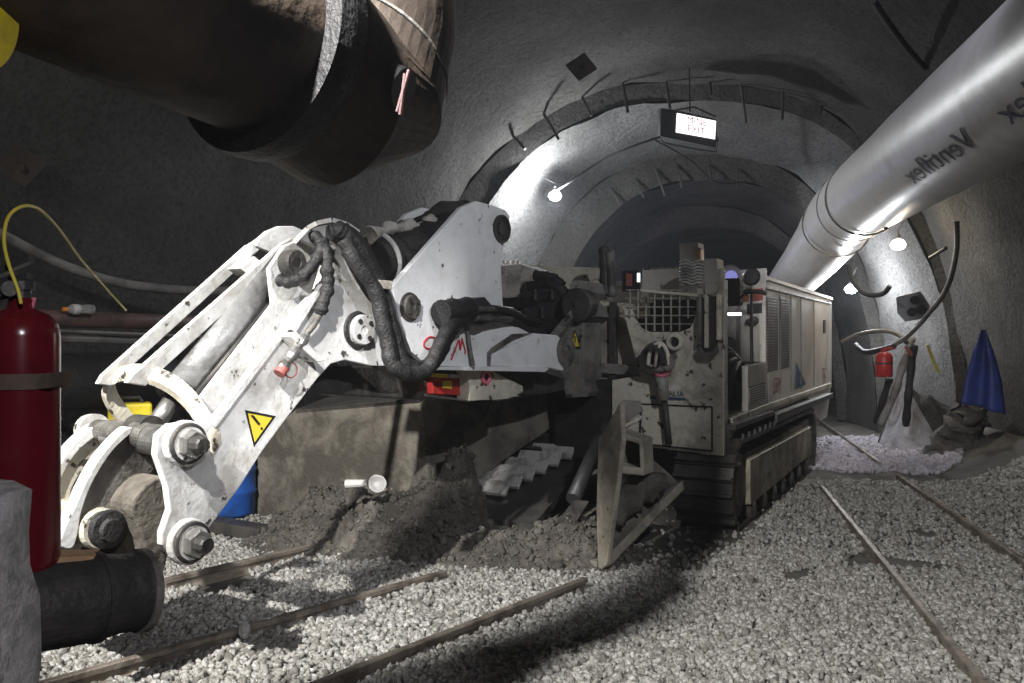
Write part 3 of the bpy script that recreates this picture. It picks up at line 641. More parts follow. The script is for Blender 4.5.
text('lettering', 'ITC', sc_.hit(824,374), MA, UP, .22, 'ink_red', hood)
text('lettering', '120', sc_.hit(824,379.5), MA, UP, .18, 'ink_red', hood)
# door bay: front face of the hood, side panel with lower louvre
H0 = front(1.7)
ip = mk('control_panel', G().prism(H0.poly([(738,270),(766,268),(766,362),(738,362)]), MA*.05), 'hood_paint', EX, bevel=.005)
mk('red_label', G().prism(H0.off(-.006).poly([(742,290),(763,288),(763,300),(742,302)]), MA*.004), 'faded_red', ip)
mk('screen', G().prism(H0.off(-.006).poly([(747,304),(762,303),(762,313),(747,314)]), MA*.004), 'dark_grey', ip)
for x, y, r in ((754,321,.05),(749,322,.03)): mk('knob', G().lathe(H0.hit(x,y), -MA, [(0,r),(.05,r*.9),(.06,0)]), 'dark_grey', ip)
mk('round_mirror', G().lathe(H0.off(-.25).hit(752,277), -MA, [(0,.05),(.03,.09),(.06,.07),(.06,0)]).tube([H0.off(-.2).hit(740,277), H0.off(-.22).hit(752,277)], .012, 8), 'dark_grey', EX, smooth=False)
mk('work_lamp', G().lathe(front(.9).hit(731,277), -MA, [(0,.1),(.05,.11),(.07,.085),(.07,0)]), 'hood_paint', EX)
mk('lamp_lens', G().disc(front(.82).hit(731,277), -MA, .06, .008), 'blue_lens', EX)
mk('control_bracket', G().box(front(.9).hit(731,292), MR*.1, MA*.1, UP*.13), 'black_rubber', EX, bevel=.03)
mk('cable_arm', G().tube([H0.off(-.5).hit(741,295), H0.off(-.5).hit(744,292), H0.off(-.5).hit(760,292), H0.off(-.5).hit(766,294)], .02, 8, smooth=4), 'black', EX, smooth=True)
mk('strip_lamp', G().tube([front(.5).hit(725,314), front(.5).hit(741,314)], .013, 10), 'tube_glow', EX)
mk('engine_block', G().box(M(1.15,-.75,1.3), MR*.4, MA*.35, UP*.35), 'black_rubber', EX, bevel=.06)
for k in range(4): mk('engine_hose', G().tube([M(.6,-.25-.08*k,.95), M(.7,-.2-.06*k,1.3+.08*k), M(1.2,-.25,1.4), M(1.6,-.35,1.2)], .035, 10, smooth=6), 'dark_grey', EX, smooth=True)
mk('bay_pole', G().tube([M(1.25,-.15,.8), M(1.25,-.15,1.35), M(1.3,-.17,2.1)], .016, 10), 'dark_grey', EX, smooth=True)
sp = mk('side_panel', G().prism(SD.poly([(748,366),(767,362),(767,404),(748,412)]), -MR*.06), 'hood_paint', EX, bevel=.005)
g = G()
for k in range(7): g.prism(SD.off(-.01).poly([(749.5,388.5+k*2.4),(764,384+k*2.4),(764,385.2+k*2.4),(749.5,389.8+k*2.4)]), -MR*.02)
mk('lower_grille', G().prism(SD.off(-.004).poly([(749,387),(764.5,382.5),(764.5,399.5),(749,405)]), -MR*.01), 'dark_grey', sp); mk('louvre', g, 'hood_paint', sp)
mk('sill_beam', G().prism(SD.poly([(724,456),(724,425),(746,412),(765,406),(765,411),(748,420),(738,428),(731,440),(728,456)]), -MR*.2), 'cream_paint', EX, bevel=.006)
mk('bay_floor', G().box(M(.9,-.6,.9), MR*.5, MA*.85, UP*.03), 'dark_steel', EX)
mk('chassis', G().box(M(2.65,-1.15,.62), MR*.6, MA*1.95, UP*.22), 'dark_steel', EX, bevel=.02)
# ---- crawler tracks
def track(v, full=True):
    L, R, wd = 4.15, .36, .5
    # belt path in (u,z)
    path = []
    u0, u1 = R*.9, L-R*.9
    for k in range(16): path.append((u0+(u1-u0)*k/16, 2*R+.02-.0*math.sin(math.pi*k/16)))
    for k in range(9): a = math.pi/2-math.pi*k/9; path.append((u1+R*math.cos(a), R+R*math.sin(a)+.01))
    for k in range(16): path.append((u1-(u1-u0)*k/16, .01))
    for k in range(9): a = -math.pi/2-math.pi*k/9; path.append((u0+R*math.cos(a), R+R*math.sin(a)+.01))
    n = len(path); g = G()
    for i in range(n):
        a, b = path[i], path[(i+1) % n]; du, dz = b[0]-a[0], b[1]-a[1]; l = math.hypot(du, dz); nu, nz = dz/l, -du/l
        nu, nz = (-dz/l, du/l)
        T = MA*du+UP*dz; N = (MA*nu+UP*nz)
        c = M((a[0]+b[0])/2, v, (a[1]+b[1])/2)
        g.box(c, T*.47, MR*wd*.5, N*.018)
        g.box(c+N*.03-T*.3, T.normalized()*.012, MR*wd*.5, N*.03)
    t = mk('crawler_track', g, 'dark_steel', EX)
    mk('track_frame', G().prism([M(.55,v+.2,.2), M(L-.45,v+.2,.2), M(L-.3,v+.2,.4), M(L-.45,v+.2,.6), M(.5,v+.2,.6), M(.45,v+.2,.35)], -MR*.4), 'mud_plate', t, bevel=.015)
    if full:
        mk('frame_plate', G().prism([M(.5,v+.27,.16), M(.5,v+.27,.56), M(3.7,v+.27,.56), M(3.7,v+.27,.22)], -MR*.07), 'cream_dirty', t, bevel=.01)
        for k in range(7): mk('track_roller', G().lathe(M(.65+k*.45,v+.28,.11), -MR, [(0,.05),(.02,.09),(.5,.09)], 18), 'grime_steel', t)
    for u in (u0, u1): mk('idler', G().lathe(M(u,v+.23,R), -MR, [(0,.18),(.03,.2),(.03,.28),(.43,.28),(.43,.2),(.46,.18)], 24), 'grime_steel', t)
worn('cream_dirty', (.42,.38,.28), (.12,.105,.08), 2.4, (.4,.62), chip=(.03,.028,.024), chip_scale=8, chip_thr=(.6,.65))
track(-.26); track(-2.05, False)
mk('fender', G().prism([M(.1,-.02,.86), M(1.7,-.02,.86), M(1.7,-.02,.9), M(.1,-.02,.9)], -MR*.5), 'dark_steel', EX)
mk('fender', G().prism([M(1.7,.0,.78), M(5.6,-.0,.8), M(5.6,0,.86), M(1.7,0,.86)], -MR*.55), 'dark_steel', EX)
# ---- loading apron
AP = front(-1.3)
ap = mk('apron_plate', G().prism(AP.poly([(253,468),(262,438),(296,409),(418,398),(422,405),(427,463),(430,510),(400,540),(270,527),(257,517)]), MA*.06), 'mud_plate', EX, bevel=.01)
p0 = AP.hit(423,462); pr = P(520,420,7.35); nn = V((pr.y-p0.y, -(pr.x-p0.x), 0)); 
if nn.y > 0: nn = -nn
WP = Pl(p0, nn)
wp = mk('apron_wing_plate', G().prism(WP.poly([(424,402),(428,398),(503,401),(524,393),(545,392),(556,425),(509,457),(458,494),(440,520),(431,500)]), -WP.n*.05), 'mud_plate', EX, bevel=.008)
mk('wing_strip', G().prism(WP.off(-.03).poly([(503,402),(545,385),(545,389),(503,406)]), -WP.n*.08), 'grime_paint', EX, bevel=.004)
mk('apron_top', G().prism([AP.hit(296,409), AP.hit(420,398), AP.hit(420,398)+MA*.7+UP*.1, AP.hit(296,409)+MA*.5+UP*.1], -UP*.04), 'dark_steel', EX)
for k in range(3): mk('apron_beam', G().box(M(-.7+.25*k,-2.9,1.12+.06*k), MR*.95, MA*.06, UP*.05), 'dark_steel', EX, bevel=.006)
# conveyor throat: dark side walls, pan, flights
cv = mk('conveyor_pan', G().prism([M(-1.0,-2.2,.08), M(-1.0,-1.35,.08), M(.6,-1.35,.62), M(.6,-2.2,.62)], UP*.06), 'dark_steel', EX)
for k in range(8):
    t = k/7; c0 = (478+t*92, 489-t*50); Y = 6.9+t*.8
    c = P(c0[0]+8, c0[1], Y)+UP*.04
    mk('flight', G().prism([c-MR*.21-MA*.05-UP*.055, c+MR*.22-MA*.05-UP*.055, c+MR*.22+MA*.03+UP*.045, c-MR*.21+MA*.03+UP*.045], (-UP*.8+MA*.4)*.035), 'flight_steel', cv, bevel=.006)
0 and mk('throat_wall', G().prism([M(-.9,-1.28,.1), M(.4,-1.28,.4), M(.4,-1.28,.66), M(-.7,-1.28,.25)], -MR*.06), 'dark_steel', EX)
mk('throat_hood', G().prism([M(.55,-.75,.55), M(.55,-2.3,.55), M(.55,-2.3,1.12), M(.55,-.75,1.12)], MA*.05), 'black_rubber', EX)
mk('tilt_cylinder', G().tube([M(-.9,-1.05,.35), M(-.25,-1.1,.75)], .06, 16), 'dark_grey', EX, smooth=True)
mk('apron_floor', G().prism([M(-1.45,-2.4,.0), M(-1.45,-.6,.0), M(-.2,-.6,.12), M(-.2,-2.4,.12)], UP*.05), 'mud_plate', EX)
mk('draught_flap', G().prism([P(556,524,5.9), P(578,524,5.95), P(590,506,6.1), P(572,506,6.15)], UP*.03), 'dark_steel', EX, jit=.03)
# battery box and white bracket under the boom
bb = mk('lamp_cluster', G().prism(ARM.off(.15).poly([(433,377),(469,377),(469,396),(433,394)]), -AN*.15), 'red_paint', EX, bevel=.006)
plate('yellow_strip', ARM.off(.14), [(434,373),(448,374),(448,378),(434,377)], .1, 'signal_yellow', bb, .003)
plate('yellow_label', ARM.off(.145), [(443,381),(452,381),(452,389),(443,388)], .02, 'signal_yellow', bb, .002)
plate('white_strip', ARM.off(.14), [(450,374),(469,375),(469,378),(450,378)], .1, 'label_white', bb, .003)
br = plate('mount_bracket', ARM.off(.06), [(469,369),(488,369),(523,386),(523,392),(508,399),(470,401)], .12, 'cream_paint', EX)
mk('eye_ring', G().torus(A(486,377,.05), AN, .045, .016), 'pink', br); mk('eye_hole_disc', G().disc(A(486,377,.055), AN, .035, .006), 'black', br)  # hole drawn as a black disc in place of its inner shade
mk('under_beam', G().prism(ARM.off(.2).poly([(300,392),(330,366),(430,366),(545,372),(590,385),(540,395),(436,396),(420,400)]), -AN*.35), 'dark_steel', EX, bevel=.01)
mk('thin_rod', G().tube([A(425,395,.1), A(470,401,.1)], .008, 8), 'bare_steel', EX)
# ---- right wing of the apron
T0 = P(602,569,5.6); 
ws = Pl(P(600,500,5.6), MR*-.55-MA*.85)
rw = mk('apron_side_plate', G().prism(ws.poly([(598,572),(596,510),(598,438),(602,434),(620,401),(622,440),(616,490),(606,566)]), -ws.n*.04), 'apron_edge', EX, bevel=.008)
tri = [P(606,570,5.6), P(684,489,6.25), P(672,476,6.4), P(622,432,6.1)]
fl = mk('apron_flap', G().prism(tri, V((-.02,.05,-.05))), 'mud_plate', EX, bevel=.006)
mk('flap_edge', G().prism([P(605,571,5.58), P(683,490,6.22), P(681,481,6.24), P(607,556,5.62)], MA*.05), 'apron_edge', fl, bevel=.006)
def qp(x, y, Y): return P(x, y, Y)
o4 = [qp(615,430,5.75), qp(643,440,5.75), qp(644,476,5.75), qp(613,473,5.75)]; dv = P(652,466,6.0)-P(642,470,5.75)
i4 = [qp(619,438,5.75), qp(639,444,5.75), qp(640,468,5.75), qp(618,466,5.75)]
g = G(); vs = o4+i4+[p+dv for p in o4]+[p+dv for p in i4]
fs = [(k, (k+1) % 4, 4+(k+1) % 4, 4+k) for k in range(4)]+[(8+k, 12+k, 12+(k+1) % 4, 8+(k+1) % 4) for k in range(4)]+[(k, 8+k, 8+(k+1) % 4, (k+1) % 4) for k in range(4)]+[(4+k, 4+(k+1) % 4, 12+(k+1) % 4, 12+k) for k in range(4)]
g.add(vs, fs); mk('box_bracket', g, 'apron_edge', fl, bevel=.01); mk('box_shade_fill', G().prism([p+dv*.9 for p in i4], dv*.05), 'black', fl)  # black plate behind the opening stands in for the shade inside
for (a, b) in (((618,418),(640,406)), ((617,430),(640,418))): mk('cross_bar', G().tube([P(*a,5.9), P(*b,6.3)], .022, 8), 'cream_paint', rw)
mk('cross_plate', G().prism([P(622,400,5.9), P(638,401,6.2), P(641,412,6.2), P(622,424,5.9)], MA*.05), 'grime_paint', rw, bevel=.005)
mk('flap_soil', G().tube([P(610,520,5.75), P(628,500,5.9), P(645,490,6.05), P(660,482,6.2)], .11, 12, smooth=6, rfun=lambda i, t: .6+.4*math.sin(t*3.1)), 'soil', fl, smooth=True, jit=.07)
# ------------------------------------------------------------------ other things
# ventilation duct
pts = [V((3.5,-5.5,3.5)), V((3.2,0,3.48)), V((3.3,3.6,3.43)), P(987,109,6.35), P(906,167,8.6), P(848,210,11.6), P(826,239,12.7), P(803,268,13.8), P(775,300,16)]
dt = mk('ventilation_duct', G().tube(pts, .5, 48, smooth=10, rfun=lambda i, t: (1+.006*math.sin(i*.9))*(1-.3*max(0,(t-.7)/.3))), 'duct', smooth=True); tag(dt, 'big beige ventilation duct hanging under the roof on the right', 'duct')
def dpt(t):  # point on straight part
    k = min(int(t), len(pts)-2); return pts[k].lerp(pts[k+1], t-k)
for t in (4.62, 4.85, 5.5):
    k = int(t); d = (pts[k+1]-pts[k]).normalized(); mk('duct_band', G().torus(dpt(t), d, .503, .012 if t != 4.85 else .007, 40, 6), 'grime_steel', dt, smooth=True)
# printed name wrapped on the duct, letters seen in reverse
AX = []
for i in range(len(pts)-1):
    p0, p1, p2, p3 = pts[max(i-1, 0)], pts[i], pts[i+1], pts[min(i+2, len(pts)-1)]
    for k in range(10):
        t = k/10; AX.append(.5*((2*p1)+(p2-p0)*t+(2*p0-5*p1+4*p2-p3)*t*t+(3*p1-p0-3*p2+p3)*t**3))
AL = [0]
for a, b in zip(AX[:-1], AX[1:]): AL.append(AL[-1]+(b-a).length)
def axis_at(s):
    for i in range(len(AL)-1):
        if AL[i+1] >= s: break
    f = (s-AL[i])/(AL[i+1]-AL[i]); return AX[i].lerp(AX[i+1], f), (AX[min(i+2, len(AX)-1)]-AX[max(i-1, 0)]).normalized()
def wrap(body, s0, flip, size, ys=.62):
    a, b = pts[1], pts[3]; d = (b-a).normalized(); cam = V((0, 0, CH))
    o = a; toc = cam-o; toc = (toc-d*toc.dot(d)).normalized(); w = d.cross(toc).normalized()
    if w.z < 0: w = -w
    cu = bpy.data.curves.new('t', 'FONT'); cu.body = body; cu.size = size; cu.align_x = 'CENTER'; cu.align_y = 'CENTER'; cu.resolution_u = 3
    tt = bpy.data.objects.new('t', cu); COL.objects.link(tt); dg = bpy.context.evaluated_depsgraph_get(); dg.update()
    me = bpy.data.meshes.new_from_object(tt.evaluated_get(dg)); bpy.data.objects.remove(tt)
    import bmesh
    bm = bmesh.new(); bm.from_mesh(me); bmesh.ops.subdivide_edges(bm, edges=bm.edges, cuts=2); 
    g = G(); vs = []
    for v in bm.verts:
        # arc-length around the duct; text base angle a little below the line of sight
        ang = v.co.y*ys/.508-.2; along = v.co.x
        # closest axis point on the curved path
        q0, dd_ = axis_at(s0+along); toc = cam-q0; toc = (toc-dd_*toc.dot(dd_)).normalized(); w = UP-dd_*UP.z*0; w = dd_.cross(toc).normalized(); w = -w if w.z < 0 else w
        vs.append(q0+(toc*math.cos(ang)+w*math.sin(ang))*.508)
    g.add(vs, [tuple(x.index for x in f.verts) for f in bm.faces]); bm.free()
    return mk('printed_name', g, 'duct_ink', dt)
wrap('Ventiflex', AL[30]+.1, False, .44); wrap('Ventiflex', AL[30]-2.0, False, .44)
# lamps
def lamp(p, mat, label, hang):
    t = thing('work_lamp', p, label, 'lamp')
    mk('bulb', G().lathe(p-UP*.04, UP, [(0,.03),(.015,.07),(.07,.1),(.12,.075),(.15,.03)], 20), mat, t, smooth=True)
    mk('socket', G().lathe(p+UP*.08, UP, [(0,.045),(.05,.045),(.07,.025),(.1,.02)], 16), 'dark_grey', t)
    mk('hook', G().tube([p+UP*.17, p+UP*.22+V((.02,.03,0)), hang], .007, 6), 'dark_grey', t)
    return t
LA = P(555,198,12.3); LB = P(898,247,11.0); LC = P(851,291,13.4)
lamp(LA, 'lamp_cool', 'glaring white lamp on the arched roof band behind the boom', LA+V((-.2,.1,.35)))
lamp(LB, 'lamp_warm', 'warm white lamp hanging just below the ventilation duct', LB+V((.1,0,.4)))
lamp(LC, 'lamp_cool', 'cool white lamp right of the engine hood, below the warm one', LC+V((.1,0,.4)))
# illuminated sign
sp_ = Pl(P(695,127,11.3), V((-.05,-1,-.25))); sg = thing('light_sign', P(695,127,11.3), 'lit white sign with red writing hung from the roof', 'sign')
mk('sign_box', G().prism(sp_.off(.02).poly([(661,108),(676,110),(716,119),(718,146),(716,148),(660,136)]), V((0,.22,.05))), 'dark_grey', sg, bevel=.01)
mk('lit_face', G().prism(sp_.poly([(677,113),(716,121),(715,139),(676,132)]), V((0,.015,0))), 'sign_glow', sg)
R_ = sp_.hit(716,121)-sp_.hit(677,113)
text('writing', 'MINE', sp_.off(-.02).hit(697,121.5), R_, sp_.hit(690,110)-sp_.hit(690,130), .125, 'sign_red', sg)
text('writing', 'EXIT', sp_.off(-.02).hit(696,130), R_, sp_.hit(690,110)-sp_.hit(690,130), .125, 'sign_red', sg)
mk('stand_bracket', G().tube([sp_.hit(661,140), sp_.hit(664,143), sp_.hit(700,150), sp_.hit(716,152), sp_.hit(718,138)], .014, 8), 'dark_grey', sg)
mk('hanger', G().tube([sp_.hit(690,112), P(689,60,11.2), P(689,0,10.0)], .01, 6), 'dark_steel', sg)
mk('hanger', G().tube([sp_.hit(676,110), sp_.hit(694,107), sp_.hit(716,117)], .014, 6), 'dark_steel', sg)
# spiling rods sticking out of the arch edges
def rods(lst, Y, group, lab):
    for i, (a, b) in enumerate(lst):
        p, q = P(*a, Y), P(*b, Y-.12); e = (q-p)
        o = mk('rebar_rod', G().tube([p-e*.1, p+e*.5+V((0,-.02,0)), q], .022, 8), 'dark_steel', base=True)
        tag(o, lab, 'rod', group)
rods([((514,137),(525,149)),((542,111),(559,140)),((583,99),(591,116)),((622,80),(628,113)),((665,77),(670,109)),((709,77),(711,96)),((739,75),(746,123)),((783,85),(782,120)),((824,94),(819,116)),((865,109),(862,123))], 11.75, 'rods in the front arch edge', 'short dark steel rod sticking out of the front arch edge')
rods([((612,190),(620,204)),((636,181),(644,198)),((656,171),(665,196)),((677,167),(682,188)),((709,167),(711,181)),((737,171),(737,188))], 14.0, 'rods in the rear arch edge', 'short dark steel rod hanging from the rear arch edge')
for a, b, lab in (((575,70),(588,64),'small square bolt plate on the roof left of the rods'), ((5,150),(36,180),'rusty square bolt plate on the left wall')):
    Y = 8.6 if a[0] > 100 else 5.9; c = P((a[0]+b[0])/2, (a[1]+b[1])/2, Y); n = V((.45,-.8,-.5)) if a[0] < 100 else V((0,-.6,-.8)); n.normalize(); r = n.orthogonal().normalized(); w = n.cross(r)
    c = c+n*-.0; h = .12
    bpz = mk('bolt_plate', G().box(c, r*h, w*h, n*.012).lathe(c, n, [(0,.03),(.06,.03)], 6), 'rust_pipe'); tag(bpz, lab, 'plate')
# cables
def cable(pts, r, mat, label, name='cable', cat='cable', sm=8):
    o = mk(name, G().tube([P(*p) for p in pts], r, 8, smooth=sm), mat, smooth=True); return tag(o, label, cat)
cable([(557,190,12.2),(570,182,12.0),(600,162,11.8),(632,147,11.5),(660,137,11.3)], .018, 'black', 'black cable from the glaring lamp to the lit sign')
cable([(655,140,11.4),(690,160,12.2),(716,182,13),(745,182,13.4)], .014, 'black', 'thin cable drooping behind the lit sign')
cable([(957,222,9.2),(956,255,9.4),(946,290,9.6),(925,318,10),(908,336,10.4),(896,344,10.6)], .03, 'grey_pipe', 'grey cable hanging down the right wall past the grey board')
cable([(842,342,11.8),(860,334,11.5),(885,331,11),(900,336,10.8),(907,343,10.6)], .03, 'grey_pipe', 'grey cable looping from behind the hood to the wall post')
cable([(848,266,11.6),(853,282,11.4),(866,294,11.2),(882,294,11),(890,286,10.9)], .035, 'black', 'black hose loop beside the cool white lamp')
cable([(856,345,12),(865,352,11.6),(880,350,11.2),(895,346,11)], .04, 'black_rubber', 'thick black hose above the small red extinguisher')
cable([(873,0,7),(885,18,7.4),(905,45,8),(925,68,8.6)], .03, 'black', 'black cable on the roof left of the ventilation duct')
cable([(-40,215,5.6),(0,234,5.9),(60,264,6.3),(120,283,6.7),(180,290,7.1),(240,291,7.5)], .042, 'grey_pipe', 'grey hose sagging along the left wall above the pipes', 'hose', 'hose')
# wall pipes on the left
def wpipe(a, b, r, mat, label, ext=.6):
    p, q = P(*a), P(*b); d = (q-p).normalized(); o = mk('pipe', G().tube([p-d*ext, q+d*ext], r, 16), mat, smooth=True); return tag(o, label, 'pipe')
wpipe((30,318,5.6),(210,323,7.2), .062, 'red_brown_pipe', 'red brown steel pipe along the left wall')
wpipe((40,337,5.7),(210,344,7.3), .032, 'grey_pipe', 'pale grey pipe below the red brown pipe')
wpipe((40,330,5.6),(210,337,7.2), .012, 'grey_pipe', 'thin wire line between the two left wall pipes')
wpipe((20,382,5.6),(210,384,7.2), .21, 'black_rubber', 'thick black rubber hose line under the wall pipes')
# bottle on the pipe
b0 = P(60,312,5.72); ba = (P(97,312,5.95)-b0).normalized(); bo = thing('plastic_bottle', b0+ba*.12-UP*.03, 'clear plastic bottle lying on the red brown pipe', 'bottle')
b0 = b0+UP*.02
mk('body', G().lathe(b0+ba*.05, ba, [(0,.012),(.03,.035),(.09,.036),(.11,.033),(.15,.036),(.19,.035),(.2,.02)]), 'clear_plastic', bo, smooth=True)
mk('paper_label', G().lathe(b0+ba*.085, ba, [(0,.037),(.05,.037)]), 'label_white', bo, smooth=True)
mk('cap', G().lathe(b0+ba*.02, ba, [(0,.015),(.03,.015)], 14), 'orange', bo)
# yellow canister behind the guard and blue barrel
yc = thing('canister', P(130,420,6.1), 'yellow canister on the rubble behind the cylinder guard', 'canister')
c = P(130,416,6.1); mk('body', G().box(c, V((.14,.06,0)), V((-.05,.1,0)), UP*.1), 'yellow_paint', yc, bevel=.02); mk('handle', G().tube([c+V((-.08,-.03,.1)), c+V((-.06,-.03,.14)), c+V((.06,.03,.14)), c+V((.08,.03,.1))], .012, 8), 'dark_grey', yc)
bb0 = ground(231,514); br_ = thing('barrel', bb0, 'blue plastic barrel standing behind the dipper arm', 'barrel')
mk('body', G().lathe(bb0, UP, [(0,.2),(.03,.215),(.2,.22),(.22,.232),(.24,.22),(.4,.22),(.42,.232),(.44,.22),(.56,.215),(.62,.19),(.64,.17)], 32), 'blue_plastic', br_, smooth=True)
mk('lid', G().lathe(bb0+UP*.635, UP, [(0,.17),(.02,.17)]), 'blue_plastic', br_)
sb = mk('timber_sleeper', G().box(ground(232,530)+UP*.05+V((0,-.1,0)), MR*.45, MA*.09, UP*.05), 'dark_steel', bevel=.01); tag(sb, 'dark timber sleeper on the gravel in front of the blue barrel', 'sleeper')
# small white cup-and-tube lying on the soil
cu_ = P(368,484,6.0)+UP*.0; cup = thing('paper_cup', cu_, 'crumpled white plastic scrap lying on the soil heap', 'litter')
ax = (P(390,482,6.0)-P(346,484,6.05)).normalized(); p = P(346,484,6.05)
mk('strip', G().tube([p, p+ax*.1, p+ax*.17], .034, 10, rfun=lambda i, t: 1-.25*t), 'label_white', cup)
mk('bowl', G().lathe(P(378,483,6.02)-V((0,.03,0)), V((.3,-1,.35)), [(-.03,.03),(0,.062),(.01,.068),(.01,.055),(-.02,.02)], 18), 'label_white', cup, jit=.01)
st = mk('stone', G().lathe(ground(245,632,.06), UP, [(-.03,.02),(0,.035),(.03,.03),(.05,.01)], 8), 'rock_white', jit=.01); tag(st, 'single white stone beside the left foreground rail', 'stone')
# fire extinguisher (near)
YE = 1.9; ec = lambda px, py: P(px, py, YE)
eb = ec(21,572); ext = thing('fire_extinguisher', eb, 'large red fire extinguisher strapped upright at the left edge', 'fire extinguisher')
mk('body', G().lathe(eb, UP, [(0,.07),(.01,.08),(.03,.083),(.56,.083),(.59,.078),(.612,.06),(.625,.03),(.65,.025)], 40), 'red_gloss', ext, smooth=True)
h = eb+UP*.64; mk('valve', G().lathe(h, UP, [(0,.022),(.03,.022),(.03,.03),(.05,.03),(.06,.015)], 16).box(h+V((-.03,0,.05)), V((.05,0,.01)), V((0,.012,0)), UP*.01).box(h+V((-.03,0,.08)), V((.055,0,.025)), V((0,.012,0)), UP*.008), 'dark_grey', ext)
mk('gauge', G().lathe(h+V((.0,-.03,.03)), V((.2,-1,0)), [(0,.018),(.02,.018)], 16), 'bare_steel', ext)
mk('safety_pin', G().tube([ec(31,313), ec(34,301)], .0035, 8).lathe(ec(34,301), UP, [(0,.004),(.004,.006),(.008,.004)], 8), 'pink', ext)
mk('strap', G().lathe(ec(21,388), UP, [(0,.084),(0,.087),(.036,.087),(.036,.084)], 36).box(ec(50,381), V((.025,0,.004)), V((0,.05,0)), UP*.017), 'brown_strap', ext)
hs2 = mk('discharge_hose', G().tube([h+V((-.02,-.02,.02)), ec(3,300)+V((0,-.03,0)), ec(-4,330)+V((0,-.05,0)), ec(-6,460)+V((0,-.07,0))], .012, 10, smooth=8), 'black_rubber', ext, smooth=True)
cable([(21,304,1.85),(18,290,1.85),(8,262,1.86),(4,238,1.9),(9,216,1.95),(24,206,2.0),(40,210,2.1),(58,228,2.3),(80,258,2.6),(103,285,3.0),(126,310,3.4)], .0042, 'cord_yellow', 'thin yellow cord looping up from the large red extinguisher', 'cord', 'cord')
# pipe stub beneath, wood wedge, near rock
e1, e0 = P(142,590,2.1), P(-60,620,1.75); dd = (e1-e0).normalized()
ps = thing('pipe_stub', e0.lerp(e1,.6)-UP*.11, 'short dark steel pipe with flanged end below the large extinguisher', 'pipe')
mk('barrel_wall', G().lathe(e0, dd, [(0,.105),(.32,.108),(.32,.112),(.335,.112),(.335,.106),((e1-e0).length-.06,.098),((e1-e0).length,.1),((e1-e0).length,.085),((e1-e0).length-.12,.08),((e1-e0).length-.12,0)], 40), 'dark_steel', ps, smooth=False)
mk('flange', G().lathe(e1-dd*.015, dd, [(0,.1),(0,.107),(.02,.107),(.02,.086),(0,.086)], 36), 'grime_steel', ps)
wd = mk('wood_wedge', G().prism([P(45,557,1.9), P(95,556,1.98), P(92,563,1.96), P(48,572,1.88)], V((-.02,.07,0))), 'tan_wood', bevel=.004); tag(wd, 'tan wood wedge between the large extinguisher and the dark pipe', 'wedge')
vs = []; n = 24; g = G()
for j in range(n+1):
    z = -0.2+j*(1.5/n)
    for k in range(12):
        a = 2*math.pi*k/12; rx = .42-.1*(z/1.4); q = V((-1.165+rx*.68*math.cos(a), 1.45+.26*math.sin(a), z)); vs.append(q+mnoise.noise_vector(q*5)*.05+mnoise.noise_vector(q*18)*.02)
fs = [(j*12+k, j*12+(k+1) % 12, (j+1)*12+(k+1) % 12, (j+1)*12+k) for j in range(n) for k in range(12)]+[tuple(n*12+k for k in range(12))]
rk = mk('rock_pillar', g.add(vs, fs), 'rock_white', smooth=True, base=True); rk['kind'] = 'structure'; rk['label'] = 'pale rough concrete block at the lower left edge'; rk['category'] = 'wall'
# big rusty pipe, flange and elbow, upper left
f0 = P(268,45,2.25); pd = V((.5,.86,-.08)).normalized(); n0 = f0-pd*1.3
RP = thing('steel_pipe', f0, 'huge rusty steel pipe with elbow crossing the upper left corner', 'pipe')
mk('pipe_run', G().lathe(n0-pd*.8, pd, [(0,.265),(1.3+.76,.265),(1.3+.8,.265)], 48), 'rust_pipe', RP, smooth=True)
fl_ = mk('flange', G().lathe(f0-pd*.05, pd, [(0,.26),(0,.32),(.045,.325),(.055,.325),(.1,.32),(.1,.26)], 56), 'black_rubber', RP)
el = [f0+pd*.06, P(330,74,2.5), P(366,88,2.66), P(372,60,2.72), P(372,-60,2.72), P(372,-420,2.72)]
E0 = P(345,78,2.62); rr = .275
g = G().lathe(f0, pd, [(0,.2),(.18,.2),(.2,.16)], 40); mk('stub', g, 'dark_steel', RP)
g = G(); ring = []
axes = [(P(318,84,2.55), V((1,.25,-.25))), (P(362,92,2.62), V((1,.25,.35))), (P(375,60,2.66), V((.75,.2,1))), (P(372,0,2.68), V((0,0,1))), (P(372,-520,2.68), V((0,0,1)))]
g = G(); g.tube([f0+pd*.1-UP*.01, f0+pd*.26-UP*.05, f0+pd*.38-UP*.0, f0+pd*.43+UP*.2, f0+pd*.43+UP*.5, f0+pd*.43+UP*2.4], .285, 48)
mk('elbow', g, 'rust_pipe', RP, smooth=False)
mk('weld_seam', G().torus(f0+pd*.4+UP*.1, pd*.5+UP*.85, .287, .006, 48, 6), 'grime_steel', RP)
mk('handle', G().tube([P(362,78,2.4), P(388,82,2.32), P(404,88,2.3)], .058, 20), 'black', RP, smooth=True)
for a, b in (((409,70),(397,112)), ((405,74),(400,115))): mk('red_strap', G().tube([P(*a,2.22), P(*b,2.22)], .006, 6), 'strap_red', RP)
yp = mk('yellow_pipe', G().lathe(P(-22,16,1.5), V((-.95,.1,.2)), [(0,.098),(0,.104),(.04,.104),(.04,.095),(.6,.095)], 40), 'yellow_paint'); tag(yp, 'yellow round pipe end in the upper left corner', 'pipe')
